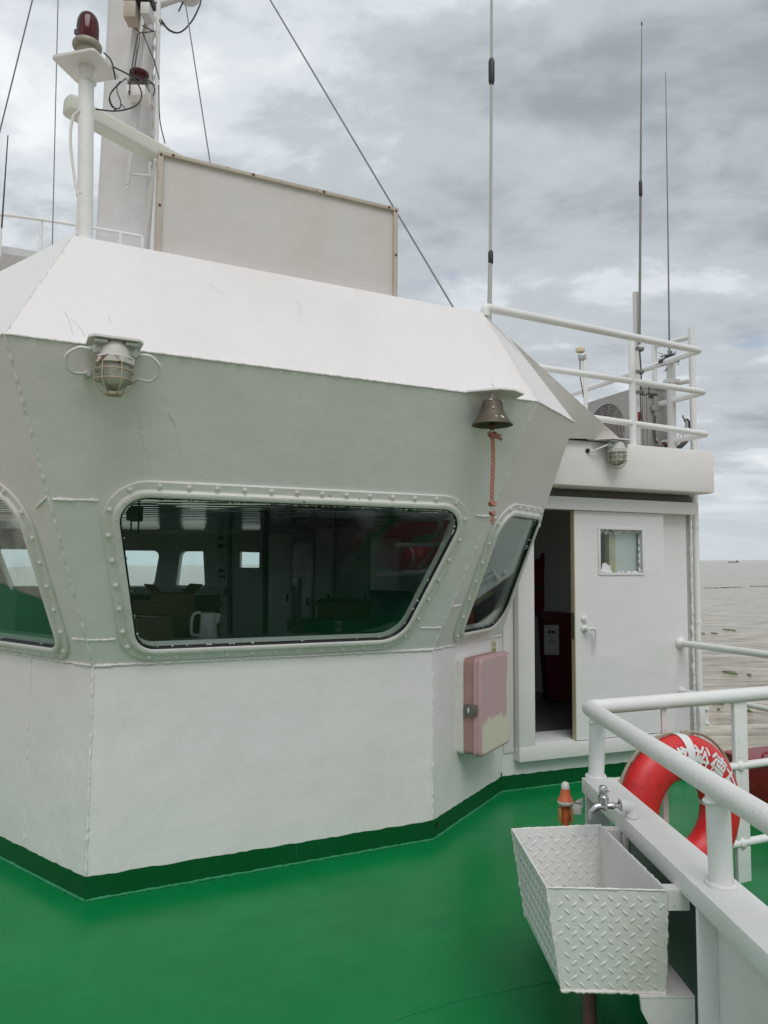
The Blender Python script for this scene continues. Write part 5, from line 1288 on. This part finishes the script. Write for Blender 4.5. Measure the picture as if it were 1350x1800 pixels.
obj('cover_handle', MB().box(K+ud*.13+Z*.45+nd*.02, ud, Z, nd, .04, .025, .014, .006), 'ac_grey', AU)
for a in (.03, .055): obj('side_rib', MB().box(K+ud*a+Z*.31+nd*.005, ud, Z, nd, .005, .30, .004), 'ac_grey', AU)
vl_ = K+ud*.22+nd*.05+Z*.06
obj('valve', MB().lathe(vl_, nd, [(.035, 0), (.035, .04), (.02, .05), (.02, .08)], 8).lathe(vl_+Z*.06-ud*.03, nd, [(.03, 0), (.03, .03), (.018, .06)], 8), 'rust', AU)
obj('refrigerant_pipe', MB().tube(spline([vl_+nd*.07, vl_+nd*.09+ud*.1+Z*.06, vl_+nd*.06+ud*.24+Z*.2, vl_+nd*.03+ud*.2+Z*.3], 8), .022, 9), 'ac_dark', AU)
obj('refrigerant_pipe', MB().tube(spline([vl_+nd*.05-ud*.02, vl_+nd*.1+ud*.05+Z*.10, vl_+nd*.06+ud*.18+Z*.24, vl_+ud*.20+Z*.34], 8), .014, 8), 'steel', AU)
obj('power_cable', MB().tube(spline([K+ud*.12+Z*.38+nd*.03, K+ud*.11+Z*.24+nd*.03, K+ud*.13+Z*.15+nd*.03, K+ud*.24+Z*.13+nd*.035, K+ud*.28+Z*.2+nd*.03], 8), .007, 7), 'wire_dark', AU)
obj('strut', MB().tube([K+ud*.05+nd*.12+Z*.15, K+ud*.30+nd*.06+Z*-.01], .010, 8), 'steel', AU)
for a in (.1, .66): obj('foot', MB().box(KP(a, -.004, ADp/2), fa, Z, fn_, .04, .004, ADp/2+.02), 'rust', AU)
# gps mushroom
q = lambda x, y: pY(x, y, 6.0)
GP = thing('gps_antenna', V((q(1030, 720).x, 6.0, 2.615)), 'cream mushroom shaped satellite antenna on a thin pole beside the visor', 'antenna')
obj('pole', MB().tube([V((q(1030, 720).x, 6.0, 2.6)), q(1028, 624)], .018, 10), 'white_pipe', GP)
gd = q(1020, 622)
obj('clamp', MB().box(q(1023, 628), X, Y, Z, .03, .02, .025, .005), 'steel', GP)
obj('dome', MB().lathe(gd+Z*.01, Z, [(.026, 0), (.036, .006), (.038, .022), (.033, .036), (.018, .043), (0, .044)], 20), 'gps_cream', GP)
obj('cable', MB().tube(spline([gd, q(1020, 660), q(1026, 700)], 8), .004, 6), 'wire_dark', GP)
# ================================================================== on the water
sp0 = on_sea(1290, 985.6); sp0 = EYE+(on_sea(1290, 988)-EYE).normalized()*3200
dsea = (sp0-V((0, 0, -9))).dot(SEA_N); sp0 = sp0-SEA_N*dsea
SH = thing('cargo_ship', sp0, 'tiny grey cargo ship far off on the horizon at right', 'ship')
obj('ship_hull', MB().prism([sp0+X*a+Z*b for a, b in ((-19, 0), (18, 0), (21, 5), (15, 4), (-20, 4))], V((0, 6, 0))), 'far_ship', SH)
obj('bridge', MB().box(sp0+V((13, 3, 6.2)), X, Y, Z, 3, 2.5, 2.4), 'far_ship', SH)
obj('foremast', MB().box(sp0+V((-14, 3, 5)), X, Y, Z, .3, .3, 2), 'far_ship', SH)
wd = [((1285, 1182), 26, 'floating green weed clump, the biggest, between the railing bars'), ((1232, 1113), 14, 'small green weed clump close to the down pipe'), ((1255, 1113), 12, 'green weed clump second from the down pipe'), ((1283, 1107), 24, 'flat green weed streak below the horizon middle'), ((1317, 1186), 8, 'tiny green weed speck right of the biggest clump'), ((1290, 1182.5), 6, 'tiny weed speck touching the biggest clump'), ((1262, 1234), 22, 'green weed clump just under the near handrail'), ((1315, 1249), 12, 'green weed clump right of the flat stanchion'), ((1263, 1247), 7, 'tiny weed speck left of the flat stanchion')]
for (x, y), wpx, lab in wd:
    c0 = on_sea(x, y, .05); dpt = (c0-EYE).length; hw = wpx*.72*dpt/FPX/2; m_ = MB(); pts = []; nA = 15
    for i in range(nA):
        a = 2*pi*i/nA; k = random.uniform(.45, 1.1); pts.append(c0+X*hw*cos(a)*k+Y*hw*1.3*sin(a)*k)
    nR = 26; rk = [random.uniform(.35, 1.15) for _ in range(nR)]
    L1 = [c0+X*hw*cos(2*pi*i/nR)*rk[i]+Y*hw*2.2*sin(2*pi*i/nR)*rk[i] for i in range(nR)]
    m_.loft([[p-Z*.05 for p in L1], [c0.lerp(p, .9)+Z*random.uniform(0, .05) for p in L1], [c0.lerp(p, .45)+Z*random.uniform(.02, .12) for p in L1]], True)
    one('floating_weed', m_, 'weed', lab, 'seaweed', 'weed clumps on the water', c0)
for (xa, ya, xb, yb, lab) in ((1238, 1034, 1305, 1032, 'long thin line of weed on the water, left streak'), (1322, 1031, 1352, 1030, 'long thin line of weed on the water, right streak')):
    a, b = on_sea(xa, ya, .05), on_sea(xb, yb, .05)
    pts = [a.lerp(b, i/24)+Y*random.uniform(-2.2, 2.2) for i in range(25)]
    one('floating_weed', MB().tube(pts, [random.uniform(.05, .22) for _ in pts], 5), 'weed', lab, 'seaweed', 'weed clumps on the water', a)
